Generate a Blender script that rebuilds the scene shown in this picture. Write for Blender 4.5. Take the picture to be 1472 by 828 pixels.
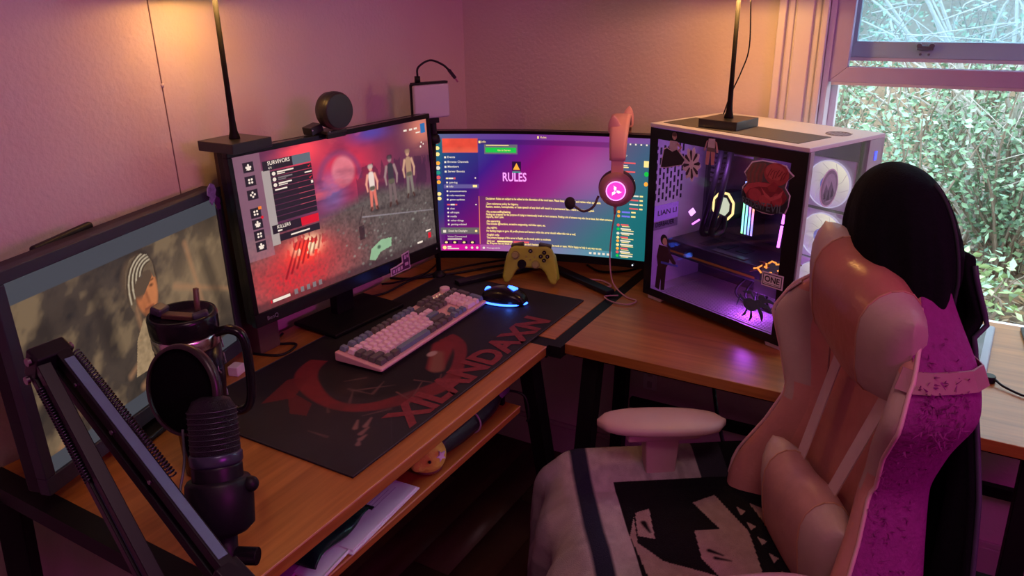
import bpy, bmesh, math, random
import numpy as np
from mathutils import Vector, Matrix, Euler
random.seed(7); rng = np.random.default_rng(7)
for o in list(bpy.data.objects): bpy.data.objects.remove(o)
S = bpy.context.scene; COL = S.collection
R = math.radians; PI = math.pi

# ------------------------------------------------------------------ camera
cam = bpy.data.objects.new('camera', bpy.data.cameras.new('camera')); COL.objects.link(cam)
yaw, pitch, roll = R(30.6), R(20.9), R(-0.94)
fw = Vector((-math.sin(yaw)*math.cos(pitch), math.cos(yaw)*math.cos(pitch), -math.sin(pitch)))
rt = fw.cross(Vector((0, 0, 1))).normalized(); up = rt.cross(fw)
r2 = rt*math.cos(roll) + up*math.sin(roll); u2 = -rt*math.sin(roll) + up*math.cos(roll)
mw = Matrix((r2, u2, -fw)).transposed().to_4x4(); mw.translation = (1.383, -2.069, 1.505)
cam.matrix_world = mw
cam.data.sensor_width = 36; cam.data.lens = 36*1096/1472; cam.data.clip_start = .02; cam.data.clip_end = 200
S.camera = cam
S.view_settings.view_transform = 'Standard'; S.view_settings.look = 'None'
S.view_settings.exposure = 0.0; S.view_settings.gamma = 1; S.view_settings.use_curve_mapping = False

# ------------------------------------------------------------------ world and lights
wd = bpy.data.worlds.new('overcast'); S.world = wd; wd.use_nodes = True
bg = wd.node_tree.nodes['Background']; bg.inputs[0].default_value = (.74, .89, 1.0, 1); bg.inputs[1].default_value = 4.6

def light(name, kind, loc, energy, color, size=.1, look=None, size_y=None):
    d = bpy.data.lights.new(name, kind); d.energy = energy; d.color = color
    if kind == 'AREA':
        d.size = size
        if size_y: d.shape = 'RECTANGLE'; d.size_y = size_y
    elif kind in ('POINT', 'SPOT'): d.shadow_soft_size = size
    o = bpy.data.objects.new(name, d); COL.objects.link(o); o.location = loc
    if look is not None:
        o.rotation_euler = (Vector(look) - Vector(loc)).to_track_quat('-Z', 'Y').to_euler()
    return o
# added overhead fill light over the middle of the room, tall magenta LED panel on the right wall
light('ceiling_fill', 'AREA', (1.5, -1.75, 2.42), 6.5, (1.0, .60, .64), .45, (1.5, -1.75, 0))
light('magenta_led_panel', 'AREA', (3.27, -1.75, 1.80), 17.0, (1.0, .03, .72), .9, (0, -1.35, 1.25), .35)

# ------------------------------------------------------------------ materials
MATS = {}
def mat(name, col, rough=.5, metal=0., noise=.12, scale=30., bump=0., bscale=None, emit=None, es=0., spec=None, coat=0., stretch=None):
    if name in MATS: return MATS[name]
    m = bpy.data.materials.new(name); m.use_nodes = True; nt = m.node_tree; N = nt.nodes; L = nt.links
    b = N['Principled BSDF']; b.inputs['Roughness'].default_value = rough; b.inputs['Metallic'].default_value = metal
    if spec is not None: b.inputs['Specular IOR Level'].default_value = spec
    if coat: b.inputs['Coat Weight'].default_value = coat
    tc = N.new('ShaderNodeTexCoord'); src = tc.outputs['Object']
    if stretch:
        mp = N.new('ShaderNodeMapping'); mp.inputs['Scale'].default_value = stretch; L.new(src, mp.inputs[0]); src = mp.outputs[0]
    nz = N.new('ShaderNodeTexNoise'); nz.inputs['Scale'].default_value = scale; nz.inputs['Detail'].default_value = 4; L.new(src, nz.inputs['Vector'])
    mx = N.new('ShaderNodeMix'); mx.data_type = 'RGBA'
    mx.inputs['A'].default_value = tuple(c*(1-noise) for c in col[:3])+(1,); mx.inputs['B'].default_value = tuple(min(1, c*(1+noise)) for c in col[:3])+(1,)
    L.new(nz.outputs['Fac'], mx.inputs['Factor']); L.new(mx.outputs['Result'], b.inputs['Base Color'])
    if bump:
        bp = N.new('ShaderNodeBump'); bp.inputs['Strength'].default_value = bump; bp.inputs['Distance'].default_value = .003
        n2 = N.new('ShaderNodeTexNoise'); n2.inputs['Scale'].default_value = bscale or scale; n2.inputs['Detail'].default_value = 3; L.new(src, n2.inputs['Vector'])
        L.new(n2.outputs['Fac'], bp.inputs['Height']); L.new(bp.outputs[0], b.inputs['Normal'])
    if emit is not None:
        b.inputs['Emission Color'].default_value = tuple(emit)+(1,); b.inputs['Emission Strength'].default_value = es
    MATS[name] = m; return m
def glassmat(name, tint=(1, 1, 1), refl=.06, rough=.02, haze=0., hazecol=(1, 1, 1)):
    m = bpy.data.materials.new(name); m.use_nodes = True; nt = m.node_tree; N = nt.nodes; L = nt.links
    for n in list(N): N.remove(n)
    out = N.new('ShaderNodeOutputMaterial'); tr = N.new('ShaderNodeBsdfTransparent'); tr.inputs[0].default_value = tuple(tint)+(1,)
    gl = N.new('ShaderNodeBsdfGlossy'); gl.inputs['Roughness'].default_value = rough
    nz = N.new('ShaderNodeTexNoise'); nz.inputs['Scale'].default_value = 3
    lw = N.new('ShaderNodeLayerWeight'); lw.inputs[0].default_value = .5; pw = N.new('ShaderNodeMath'); pw.operation = 'POWER'; pw.inputs[1].default_value = 4; L.new(lw.outputs['Facing'], pw.inputs[0])
    mu = N.new('ShaderNodeMath'); mu.operation = 'MULTIPLY_ADD'; mu.inputs[1].default_value = .35; mu.inputs[2].default_value = refl*.6; L.new(pw.outputs[0], mu.inputs[0])
    mx = N.new('ShaderNodeMixShader'); L.new(mu.outputs[0], mx.inputs[0]); L.new(tr.outputs[0], mx.inputs[1]); L.new(gl.outputs[0], mx.inputs[2])
    res = mx
    if haze:
        df = N.new('ShaderNodeBsdfTranslucent'); df.inputs[0].default_value = tuple(hazecol)+(1,)
        m2 = N.new('ShaderNodeMixShader'); mm = N.new('ShaderNodeMath'); mm.operation = 'MULTIPLY'; mm.inputs[1].default_value = haze*2
        L.new(nz.outputs['Fac'], mm.inputs[0]); L.new(mm.outputs[0], m2.inputs[0]); L.new(mx.outputs[0], m2.inputs[1]); L.new(df.outputs[0], m2.inputs[2]); res = m2
    L.new(res.outputs[0], out.inputs[0]); return m
def vmat(name, es=0., rough=.6, bump=0., bscale=400, spec=.5):
    """colours stored per vertex: printed cloth, screens"""
    m = bpy.data.materials.new(name); m.use_nodes = True; nt = m.node_tree; N = nt.nodes; L = nt.links
    b = N['Principled BSDF']; b.inputs['Roughness'].default_value = rough; b.inputs['Specular IOR Level'].default_value = spec
    at = N.new('ShaderNodeAttribute'); at.attribute_name = 'Col'
    if es:
        b.inputs['Base Color'].default_value = (.01, .01, .012, 1); L.new(at.outputs['Color'], b.inputs['Emission Color']); b.inputs['Emission Strength'].default_value = es
    else:
        L.new(at.outputs['Color'], b.inputs['Base Color'])
    if bump:
        tc = N.new('ShaderNodeTexCoord'); nz = N.new('ShaderNodeTexNoise'); nz.inputs['Scale'].default_value = bscale; L.new(tc.outputs['Object'], nz.inputs['Vector'])
        bp = N.new('ShaderNodeBump'); bp.inputs['Strength'].default_value = bump; bp.inputs['Distance'].default_value = .004; L.new(nz.outputs['Fac'], bp.inputs['Height']); L.new(bp.outputs[0], b.inputs['Normal'])
    return m
def woodmat(name, axis):
    m = bpy.data.materials.new(name); m.use_nodes = True; nt = m.node_tree; N = nt.nodes; L = nt.links; b = N['Principled BSDF']
    tc = N.new('ShaderNodeTexCoord'); mp = N.new('ShaderNodeMapping'); L.new(tc.outputs['Object'], mp.inputs[0])
    mp.inputs['Scale'].default_value = (1.6, 30, 30) if axis == 'x' else (30, 1.6, 30)
    nz = N.new('ShaderNodeTexNoise'); nz.inputs['Scale'].default_value = 2.2; nz.inputs['Detail'].default_value = 7; nz.inputs['Distortion'].default_value = .6; L.new(mp.outputs[0], nz.inputs['Vector'])
    cr = N.new('ShaderNodeValToRGB'); e = cr.color_ramp.elements
    e[0].position = .25; e[0].color = (.26, .092, .016, 1); e[1].position = .78; e[1].color = (.47, .19, .038, 1); L.new(nz.outputs['Fac'], cr.inputs[0]); L.new(cr.outputs[0], b.inputs['Base Color'])
    n2 = N.new('ShaderNodeTexNoise'); n2.inputs['Scale'].default_value = 9; mr = N.new('ShaderNodeMapRange'); mr.inputs['To Min'].default_value = .32; mr.inputs['To Max'].default_value = .44
    L.new(n2.outputs['Fac'], mr.inputs[0]); L.new(mr.outputs[0], b.inputs['Roughness']); b.inputs['Specular IOR Level'].default_value = .4; b.inputs['Coat Weight'].default_value = .22; b.inputs['Coat Roughness'].default_value = .28
    bp = N.new('ShaderNodeBump'); bp.inputs['Strength'].default_value = .08; bp.inputs['Distance'].default_value = .001; L.new(nz.outputs['Fac'], bp.inputs['Height']); L.new(bp.outputs[0], b.inputs['Normal'])
    return m
black = mat('black_plastic', (.009, .009, .011), .45, spec=.25)
blackm = mat('black_metal', (.006, .006, .007), .55, .0, spec=.2)
gloss = mat('gloss_black', (.008, .008, .010), .22, spec=.3)
dark = mat('dark_grey', (.035, .036, .042), .5)
white = mat('white_paint', (.72, .70, .70), .4, noise=.04)
def emat(name, c, s): return mat(name, tuple(x*.2 for x in c), .5, emit=c, es=s)

# ------------------------------------------------------------------ mesh helpers
class M:
    def __init__(s): s.v = []; s.f = []; s.mi = []; s.cur = 0
    def add(s, vs, fs):
        k = len(s.v); s.v += [tuple(map(float, p)) for p in vs]; s.f += [tuple(i+k for i in f) for f in fs]; s.mi += [s.cur]*len(fs); return s
    def box(s, c, d, rot=None):
        x, y, z = (i/2 for i in d); vs = [Vector((a*x, b*y, e*z)) for a in (-1, 1) for b in (-1, 1) for e in (-1, 1)]
        if rot is not None: m = rot if isinstance(rot, Matrix) else Euler(rot).to_matrix(); vs = [m @ p for p in vs]
        return s.add([p+Vector(c) for p in vs], [(0, 1, 3, 2), (4, 6, 7, 5), (0, 4, 5, 1), (2, 3, 7, 6), (0, 2, 6, 4), (1, 5, 7, 3)])
    def bx(s, x0, x1, y0, y1, z0, z1): return s.box(((x0+x1)/2, (y0+y1)/2, (z0+z1)/2), (x1-x0, y1-y0, z1-z0))
    def bar(s, p, q, w, h):
        p, q = Vector(p), Vector(q); d = (q-p); L = d.length; d.normalize()
        a = d.cross(Vector((0, 0, 1)));  a = Vector((1, 0, 0)) if a.length < 1e-4 else a.normalized(); b = a.cross(d)
        m = Matrix((a, d, b)).transposed(); return s.box((p+q)/2, (w, L, h), m)
    def tube(s, pts, r, n=8, cap=True, flat=1.0):
        pts = [Vector(p) for p in pts]; rr = r if isinstance(r, (list, tuple)) else [r]*len(pts); k = len(s.v); vs = []; a = None
        for i, p in enumerate(pts):
            t = (pts[min(i+1, len(pts)-1)]-pts[max(i-1, 0)]);  t = t.normalized() if t.length > 1e-9 else Vector((0, 0, 1))
            if a is None: a = t.cross(Vector((0, 0, 1)));  a = Vector((1, 0, 0)) if a.length < 1e-3 else a
            a = (a-t*a.dot(t)).normalized(); b = t.cross(a)
            vs += [p+(a*math.cos(2*PI*j/n)+b*math.sin(2*PI*j/n)*flat)*rr[i] for j in range(n)]
        fs = [(i*n+j, i*n+(j+1) % n, (i+1)*n+(j+1) % n, (i+1)*n+j) for i in range(len(pts)-1) for j in range(n)]
        if cap: fs += [tuple(range(n-1, -1, -1)), tuple(range((len(pts)-1)*n, len(pts)*n))]
        return s.add(vs, fs)
    def cyl(s, p, q, r0, r1=None, n=24): return s.tube([p, q], [r0, r0 if r1 is None else r1], n)
    def lathe(s, prof, n=32, c=(0, 0, 0), rot=None, cap=True):
        c = Vector(c); vs = []
        for r, z in prof: vs += [Vector((r*math.cos(2*PI*j/n), r*math.sin(2*PI*j/n), z)) for j in range(n)]
        if rot is not None: m = rot if isinstance(rot, Matrix) else Euler(rot).to_matrix(); vs = [m @ p for p in vs]
        fs = [(i*n+j, i*n+(j+1) % n, (i+1)*n+(j+1) % n, (i+1)*n+j) for i in range(len(prof)-1) for j in range(n)]
        if cap and prof[0][0] > 1e-6: fs.append(tuple(range(n-1, -1, -1)))
        if cap and prof[-1][0] > 1e-6: fs.append(tuple(range((len(prof)-1)*n, len(prof)*n)))
        return s.add([p+c for p in vs], fs)
    def ell(s, c, r, n=20, m=12, rot=None):
        p = [(math.sin(PI*i/m), -math.cos(PI*i/m)) for i in range(m+1)]; k = len(s.v); s.lathe([(max(a, 1e-5), b) for a, b in p], n)
        mt = Matrix.Identity(3) if rot is None else (rot if isinstance(rot, Matrix) else Euler(rot).to_matrix())
        for i in range(k, len(s.v)): q = s.v[i]; s.v[i] = tuple(mt @ Vector((q[0]*r[0], q[1]*r[1], q[2]*r[2])) + Vector(c))
        return s
    def prism(s, poly, z0, z1, fn=None):
        n = len(poly); fn = fn or (lambda a, b, c: (a, b, c))
        return s.add([fn(x, y, z0) for x, y in poly]+[fn(x, y, z1) for x, y in poly],
                     [tuple(range(n-1, -1, -1)), tuple(range(n, 2*n))]+[(i, (i+1) % n, n+(i+1) % n, n+i) for i in range(n)])
    def loft(s, rows, closed=True, cap=True):
        n = len(rows[0]); vs = [p for r in rows for p in r]
        fs = [(i*n+j, i*n+(j+1) % n, (i+1)*n+(j+1) % n, (i+1)*n+j) for i in range(len(rows)-1) for j in range(n if closed else n-1)]
        if cap and closed: fs += [tuple(range(n-1, -1, -1)), tuple(range((len(rows)-1)*n, len(rows)*n))]
        return s.add(vs, fs)
    def build(s, name, m, parent=None, smooth=False, bevel=0., seg=2, loc=None, rotz=None, sub=0, solid=0., fix=True):
        me = bpy.data.meshes.new(name); me.from_pydata(s.v, [], s.f)
        for x in (m if isinstance(m, (list, tuple)) else [m]): me.materials.append(x)
        if any(s.mi): me.polygons.foreach_set('material_index', s.mi)
        if fix:
            b = bmesh.new(); b.from_mesh(me); bmesh.ops.recalc_face_normals(b, faces=b.faces); b.to_mesh(me); b.free()
        if smooth: me.shade_smooth()
        o = bpy.data.objects.new(name, me); COL.objects.link(o)
        if parent: o.parent = parent
        if loc is not None: o.location = loc
        if rotz is not None: o.rotation_euler = (0, 0, rotz)
        if solid: d = o.modifiers.new('thick', 'SOLIDIFY'); d.thickness = solid; d.offset = 0
        if bevel: d = o.modifiers.new('bevel', 'BEVEL'); d.width = bevel; d.segments = seg; d.limit_method = 'ANGLE'; d.angle_limit = R(40); me.shade_smooth(); d.harden_normals = True
        if sub: d = o.modifiers.new('sub', 'SUBSURF'); d.levels = sub; d.render_levels = sub
        return o
def soft(o, voxel, it=8, fac=.5):
    """melt the mesh of o into one rounded surface"""
    d = o.modifiers.new('r', 'REMESH'); d.mode = 'VOXEL'; d.voxel_size = voxel; d.use_smooth_shade = True
    e = o.modifiers.new('s', 'SMOOTH'); e.iterations = it; e.factor = fac
    return o
def tag(o, label, cat=None, group=None, kind=None):
    if label: o['label'] = label
    if cat: o['category'] = cat
    if group: o['group'] = group
    if kind: o['kind'] = kind
    return o
def thing(name, label, cat, loc=(0, 0, 0), rotz=0, group=None):
    o = bpy.data.objects.new(name, None); COL.objects.link(o); o.empty_display_size = .05
    o.location = loc; o.rotation_euler = (0, 0, rotz); return tag(o, label, cat, group)
def struct(o): o['kind'] = 'structure'; return o
_txt = {}
def text_mesh(body, fat=0.):
    if (body, fat) in _txt: return _txt[(body, fat)]
    cu = bpy.data.curves.new('t', 'FONT'); cu.body = body; cu.resolution_u = 3; cu.offset = fat
    o = bpy.data.objects.new('t', cu); COL.objects.link(o); dg = bpy.context.evaluated_depsgraph_get()
    me = bpy.data.meshes.new_from_object(o.evaluated_get(dg)); bpy.data.objects.remove(o)
    v = np.array([p.co[:] for p in me.vertices]) if len(me.vertices) else np.zeros((0, 3)); f = [tuple(p.vertices) for p in me.polygons]
    bpy.data.meshes.remove(me); _txt[(body, fat)] = (v, f); return v, f
def put_text(m, body, x, y, h, fn, width=None, align='l', bold=0.):
    """lay flat lettering: x,y left baseline, h cap height, fn maps (x,y)->3D"""
    v, f = text_mesh(body, round(bold*.4, 4))
    if not len(v): return
    k = h/.69; x0 = v[:, 0].min(); w = (v[:, 0].max()-x0)*k; sx = k if width is None else width/(v[:, 0].max()-x0)
    ww = w if width is None else width; off = x-(ww/2 if align == 'c' else 0)
    m.add([fn(off+(p[0]-x0)*sx, y+p[1]*k) for p in v], f)
def painted(name, parent, nx, ny, fn, colfn, material, smooth=True):
    U, V = np.meshgrid(np.linspace(0, 1, nx+1), np.linspace(0, 1, ny+1)); P = fn(U, V); P = np.stack([np.broadcast_to(p, U.shape) for p in P], -1).reshape(-1, 3)
    c = np.clip(colfn(U, V), 0, 4).reshape(-1, 3)
    i = np.arange(ny)[:, None]*(nx+1)+np.arange(nx)[None]; F = np.stack([i, i+1, i+nx+2, i+nx+1], -1).reshape(-1, 4)
    me = bpy.data.meshes.new(name); me.from_pydata(P.tolist(), [], F.tolist())
    a = me.color_attributes.new('Col', 'FLOAT_COLOR', 'POINT'); a.data.foreach_set('color', np.concatenate([c, np.ones((len(c), 1))], 1).astype(np.float32).ravel())
    me.materials.append(material)
    if smooth: me.shade_smooth()
    o = bpy.data.objects.new(name, me); COL.objects.link(o)
    if parent: o.parent = parent
    return o
# painting helpers (all on numpy grids)
def vnoise(X, Y, sc, seed=0):
    r = np.random.default_rng(seed); T = r.random((64, 64)); x = X*sc; y = Y*sc; xi = np.floor(x).astype(int); yi = np.floor(y).astype(int); a = x-xi; b = y-yi
    a = a*a*(3-2*a); b = b*b*(3-2*b); g = lambda i, j: T[i % 64, j % 64]
    return (g(xi, yi)*(1-a)+g(xi+1, yi)*a)*(1-b)+(g(xi, yi+1)*(1-a)+g(xi+1, yi+1)*a)*b
def fbm(X, Y, sc, seed=0, o=4): return sum(vnoise(X, Y, sc*2**i, seed+i)*.5**i for i in range(o))/sum(.5**i for i in range(o))
def srgb(r, g, b): return np.array([((x/255)/12.92 if x/255 <= .04045 else ((x/255+.055)/1.055)**2.4) for x in (r, g, b)])
def mixc(img, mask, c): m = np.clip(mask, 0, 1)[..., None]; img[:] = img*(1-m)+np.asarray(c)*m
def seg(X, Y, a, b, w0, w1=None):
    w1 = w0 if w1 is None else w1; dx, dy = b[0]-a[0], b[1]-a[1]; t = np.clip(((X-a[0])*dx+(Y-a[1])*dy)/(dx*dx+dy*dy+1e-12), 0, 1)
    return np.hypot(X-a[0]-t*dx, Y-a[1]-t*dy)-(w0+(w1-w0)*t)
def sm(d, e=.004): return np.clip(.5-d/e, 0, 1)
def poly(X, Y, pts):
    ins = np.zeros(X.shape, bool); n = len(pts)
    for i in range(n):
        (x0, y0), (x1, y1) = pts[i], pts[(i+1) % n]
        c = ((y0 > Y) != (y1 > Y)) & (X < (x1-x0)*(Y-y0)/((y1-y0) if abs(y1-y0) > 1e-12 else 1e-12)+x0); ins ^= c
    return ins.astype(float)
def rect(X, Y, x0, x1, y0, y1): return ((X >= x0) & (X <= x1) & (Y >= y0) & (Y <= y1)).astype(float)
def bez(*P, n=24):
    """smooth curve through the points"""
    P = [Vector(p) for p in P]; Q = [P[0]*2-P[1]]+P+[P[-1]*2-P[-2]]; out = []
    for i in range(1, len(Q)-2):
        for k in range(n//max(1, len(P)-1)+1):
            t = k/(n//max(1, len(P)-1)+1); a, b, c, d = Q[i-1], Q[i], Q[i+1], Q[i+2]
            out.append(.5*((2*b)+(c-a)*t+(2*a-5*b+4*c-d)*t*t+(-a+3*b-3*c+d)*t**3))
    return out+[P[-1]]

# ================================================================== ROOM
RX, RY, RZ = 3.3, -3.5, 2.45
wallm = mat('wall_plaster', (.66, .56, .52), .85, noise=.06, scale=5, bump=.55, bscale=95, spec=.2)
wl = struct(M().bx(-.12, 0, RY, .12, 0, RZ).build('wall_left', wallm))
M().bx(0, .0012, -1.0795, -1.0775, .8, RZ).build('seam', mat('seam_shadow', (.20, .13, .12), .9), wl)
M().ell((.001, -1.078, 1.352), (.003, .004, .004), 10, 6).build('nail', wallm, wl, smooth=True)

WX0, WX1, WZ0, WZ1 = 1.062, 2.02, .685, 2.12
wb = M().bx(0, WX0, 0, .14, 0, RZ).bx(WX1, RX, 0, .14, 0, RZ).bx(WX0, WX1, 0, .14, 0, WZ0).bx(WX0, WX1, 0, .14, WZ1, RZ)
struct(wb.build('wall_back', wallm))
struct(M().bx(RX, RX+.1, RY, .12, 0, RZ).build('wall_right', wallm))
struct(M().bx(-.12, RX+.1, RY-.1, RY, 0, RZ).build('wall_front', wallm))
struct(M().bx(-.12, RX+.1, RY-.1, .14, RZ, RZ+.08).build('ceiling', mat('ceiling_paint', (.7, .68, .66), .9, noise=.04)))
fl = struct(M().bx(-.12, RX+.1, RY-.1, .14, -.08, 0).build('floor', mat('floor_base', (.05, .022, .014), .55)))
plankm = [mat('floor_plank_%d' % i, c, .42, noise=.25, scale=4, stretch=(14, 1.5, 4), bump=.06) for i, c in enumerate([(.10, .040, .022), (.085, .034, .02), (.12, .05, .028)])]
pl = M().box((0, 0, 0), (.117, 1.17, .008)); me0 = []
for i in range(3):
    o = pl.build('plank', plankm[i], fl, bevel=.0015, seg=1); me0.append(o.data); bpy.data.objects.remove(o)
for i in range(28):
    for k in range(-1, 3):
        x = .06+i*.1185; y = RY+.25+k*1.174+(i % 3)*.39
        y0, y1 = max(y-.585, RY), min(y+.585, 0)
        if y1-y0 < .05 or x > RX-.06: continue
        o = bpy.data.objects.new('plank', me0[(i*7+k) % 3]); COL.objects.link(o); o.parent = fl; o.location = (x, (y0+y1)/2, .004); o.scale = (1, (y1-y0)/1.17, 1)
basem = mat('baseboard_paint', (.50, .43, .40), .6, noise=.05)
struct(M().bx(0, 3.3, -.014, 0, .008, .11).bx(0, 3.3, -.009, 0, .11, .125).build('baseboard_back', basem, bevel=.002))
struct(M().bx(0, .014, RY, -.014, .008, .11).bx(0, .009, RY, -.014, .11, .125).build('baseboard_left', basem, bevel=.002))

# window: fluted casing, raised inner sash, outer sash with lock, lower pane
w1 = bpy.data.objects.new('window_1', None); COL.objects.link(w1); w1.location = (0, 0, 0); struct(w1)
trimm = mat('window_trim', (.70, .64, .66), .45, noise=.05, bump=.05, bscale=60)
cas = M()
def casing(x0, x1, z0, z1):
    w = x1-x0; cas.bx(x0, x1, -.010, 0, z0, z1)
    for a, b, d in ((0, .16, .024), (.20, .32, .016), (.36, .70, .020), (.74, .84, .015), (.88, 1., .026)): cas.bx(x0+a*w, x0+b*w, -d, 0, z0, z1)
casing(.945, WX0, .66, WZ1+.1); casing(WX1+.117, WX1, .70, WZ1+.1) if 0 else casing(WX1, WX1+.117, .66, WZ1+.1)
cas.build('casing', trimm, w1, bevel=.003)
M().bx(.93, WX1+.13, -.03, 0, WZ1, WZ1+.11).build('head_casing', trimm, w1, bevel=.004)
M().bx(WX0, WX1, 0, .14, WZ0, WZ0+.012).build('sill', trimm, w1, bevel=.003)
jm = M()
for x0, x1 in ((WX0, WX0+.014), (WX1-.014, WX1)): jm.bx(x0, x1, -.004, .14, WZ0+.012, WZ1)
jm.bx(WX0, WX1, 0, .14, WZ1-.014, WZ1)
jm.bx(WX0+.014, WX0+.030, .062, .074, WZ0+.012, WZ1).bx(WX0+.014, WX0+.024, .10, .14, WZ0+.012, WZ1)
jm.build('jamb', mat('jamb_vinyl', (.74, .73, .78), .4, noise=.03), w1, bevel=.002)
sashm = mat('inner_sash_vinyl', (.44, .38, .54), .45, noise=.05)
def sash(x0, x1, z0, z1, y0, y1, wst, wr, m, name):
    r = M()   # mitred frame of four pieces
    for P in ([(x0, z0), (x1, z0), (x1-wst, z0+wr), (x0+wst, z0+wr)], [(x0, z1), (x0+wst, z1-wr), (x1-wst, z1-wr), (x1, z1)], [(x0, z0), (x0+wst, z0+wr), (x0+wst, z1-wr), (x0, z1)], [(x1, z0), (x1, z1), (x1-wst, z1-wr), (x1-wst, z0+wr)]):
        r.prism(P, y0, y1, lambda a, b, c: (a, c, b))
    return r.build(name, m, w1, bevel=.0015)
s_in = sash(WX0+.014, WX1-.014, 1.297, 2.08, .004, .034, .040, .036, sashm, 'inner_sash')
M().bx(WX0+.02, WX1-.02, .006, .032, 1.290, 1.297).build('weatherstrip', mat('weatherstrip', (.55, .52, .56), .7), w1)
s_out = sash(WX0+.030, WX1-.03, 1.352, 2.09, .060, .090, .030, .038, mat('outer_sash_vinyl', (.36, .52, .58), .45, noise=.05), 'outer_sash')  # light blue-grey colour carries the backlight haze on this sash
M().bx(WX0+.036, WX1-.036, .058, .092, 1.344, 1.352).build('weatherstrip', MATS['weatherstrip'], w1)
lk = M().box((1.275, .052, 1.377), (.034, .012, .010)).cyl((1.262, .052, 1.382), (1.262, .044, 1.382), .006, n=12).cyl((1.288, .052, 1.382), (1.288, .044, 1.382), .006, n=12).cyl((1.266, .059, 1.362), (1.266, .054, 1.362), .003, n=8).cyl((1.284, .059, 1.362), (1.284, .054, 1.362), .003, n=8)
lk.build('sash_lock', mat('lock_metal', (.16, .19, .21), .4, .6), s_out, bevel=.001)
M().bx(WX0+.058, WX1-.058, .073, .077, 1.388, 2.056).build('pane', glassmat('upper_glass', (.80, .92, .98), .05, haze=.10, hazecol=(.75, .9, 1)), w1)
M().bx(WX0+.052, WX1-.052, .017, .020, 1.331, 2.046).build('pane', glassmat('inner_glass', (.97, .98, 1), .04), w1)
M().bx(WX0+.024, WX1-.024, .110, .113, WZ0+.012, WZ1-.014).build('pane', glassmat('storm_glass', (.98, 1, 1), .04), w1)

# ================================================================== OUTSIDE
gn, gm = 70, 60
def gz(x, y): return -.22+.10*max(0, y-4.2)+.55*max(0, y-7.0)+.05*math.sin(1.3*x)*math.cos(.9*y)+.03*math.sin(3.1*x+y*2.3)
gv = [(-6+18*i/gn, .16+14*j/gm, gz(-6+18*i/gn, .16+14*j/gm)) for j in range(gm+1) for i in range(gn+1)]
g = M(); g.add(gv, [(j*(gn+1)+i, j*(gn+1)+i+1, (j+1)*(gn+1)+i+1, (j+1)*(gn+1)+i) for j in range(gm) for i in range(gn)])
gd = struct(g.build('ground', mat('leaf_soil', (.24, .17, .11), .95, noise=.5, scale=9), smooth=True)); gd['label'] = 'leaf strewn ground outside the window'
# litter of fallen leaves
lt = M(); litm = [mat('fallen_leaf_%d' % i, c, .8, noise=.3, scale=20) for i, c in enumerate([(.42, .27, .15), (.55, .40, .27), (.62, .52, .42), (.33, .18, .10)])]
for i in range(5200):
    x = random.uniform(.2, 5.2); y = random.uniform(1.0, 4.6); s = random.uniform(.025, .055); a = random.uniform(0, 6.28); t = Euler((random.uniform(-.5, .5), random.uniform(-.5, .5), a)).to_matrix()
    lt.cur = random.randrange(4); p = Vector((x, y, gz(x, y)+random.uniform(.004, .03)))
    lt.add([p+t @ Vector(q) for q in ((-s, 0, 0), (0, -.45*s, .1*s), (s, 0, .2*s), (0, .45*s, .1*s))], [(0, 1, 2, 3)])
lo = lt.build('leaf_litter', litm, fix=False); tag(lo, 'brown and pale fallen leaves covering the ground outside', 'leaves', kind='stuff')
leafm = [mat('shrub_leaf_%d' % i, c, .35, noise=.35, scale=14, spec=.6) for i, c in enumerate([(.18, .31, .17), (.27, .44, .27), (.38, .56, .38), (.22, .38, .28), (.44, .60, .28)])]
twigm = mat('twig_bark', (.30, .23, .18), .85, noise=.4); palebark = mat('pale_bark', (.62, .58, .54), .8, noise=.25)
def leaf(m, p, s, n):
    a = Vector((random.gauss(0, 1), random.gauss(0, 1), random.gauss(.1, .6))).normalized(); n = (n+Vector((random.gauss(0, .5), random.gauss(0, .5), random.gauss(.4, .4)))).normalized(); b = n.cross(a).normalized()
    m.add([p, p+a*s*.5+b*s*.28+n*s*.06, p+a*s, p+a*s*.5-b*s*.28+n*s*.06], [(0, 1, 2, 3)])
def shrub(x, y, h, w, n, label, mats=(0, 1, 2, 3), ls=(.030, .058), twigs=26):
    z = gz(x, y); t = thing('shrub', label, 'shrub', (x, y, z), 0, 'leafy shrubs outside the window')
    st = M(); tips = []
    for i in range(twigs):
        a = random.uniform(0, 6.28); rr = w*math.sqrt(random.random()); hh = h*random.uniform(.55, 1.02)
        q = Vector((rr*math.cos(a), rr*math.sin(a), hh)); mid = q*.5+Vector((random.gauss(0, .08), random.gauss(0, .08), random.uniform(0, .12)))
        pts = bez((random.gauss(0, .05), random.gauss(0, .05), 0), mid, q, n=8); st.tube(pts, [.012*(1-.8*k/len(pts)) for k in range(len(pts))], 5); tips.append(pts)
    st.build('stem', twigm, t, smooth=True)
    f = M()
    for i in range(n):
        pts = random.choice(tips); p = random.choice(pts[2:])+Vector((random.gauss(0, .11), random.gauss(0, .11), random.gauss(.02, .10)))
        if p.z < .02: p.z = random.uniform(.02, .3)
        f.cur = random.choice(mats); leaf(f, p, random.uniform(*ls), Vector((p.x, p.y, p.z-h*.4)).normalized())
    f.build('foliage', leafm, t, fix=False); return t
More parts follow.
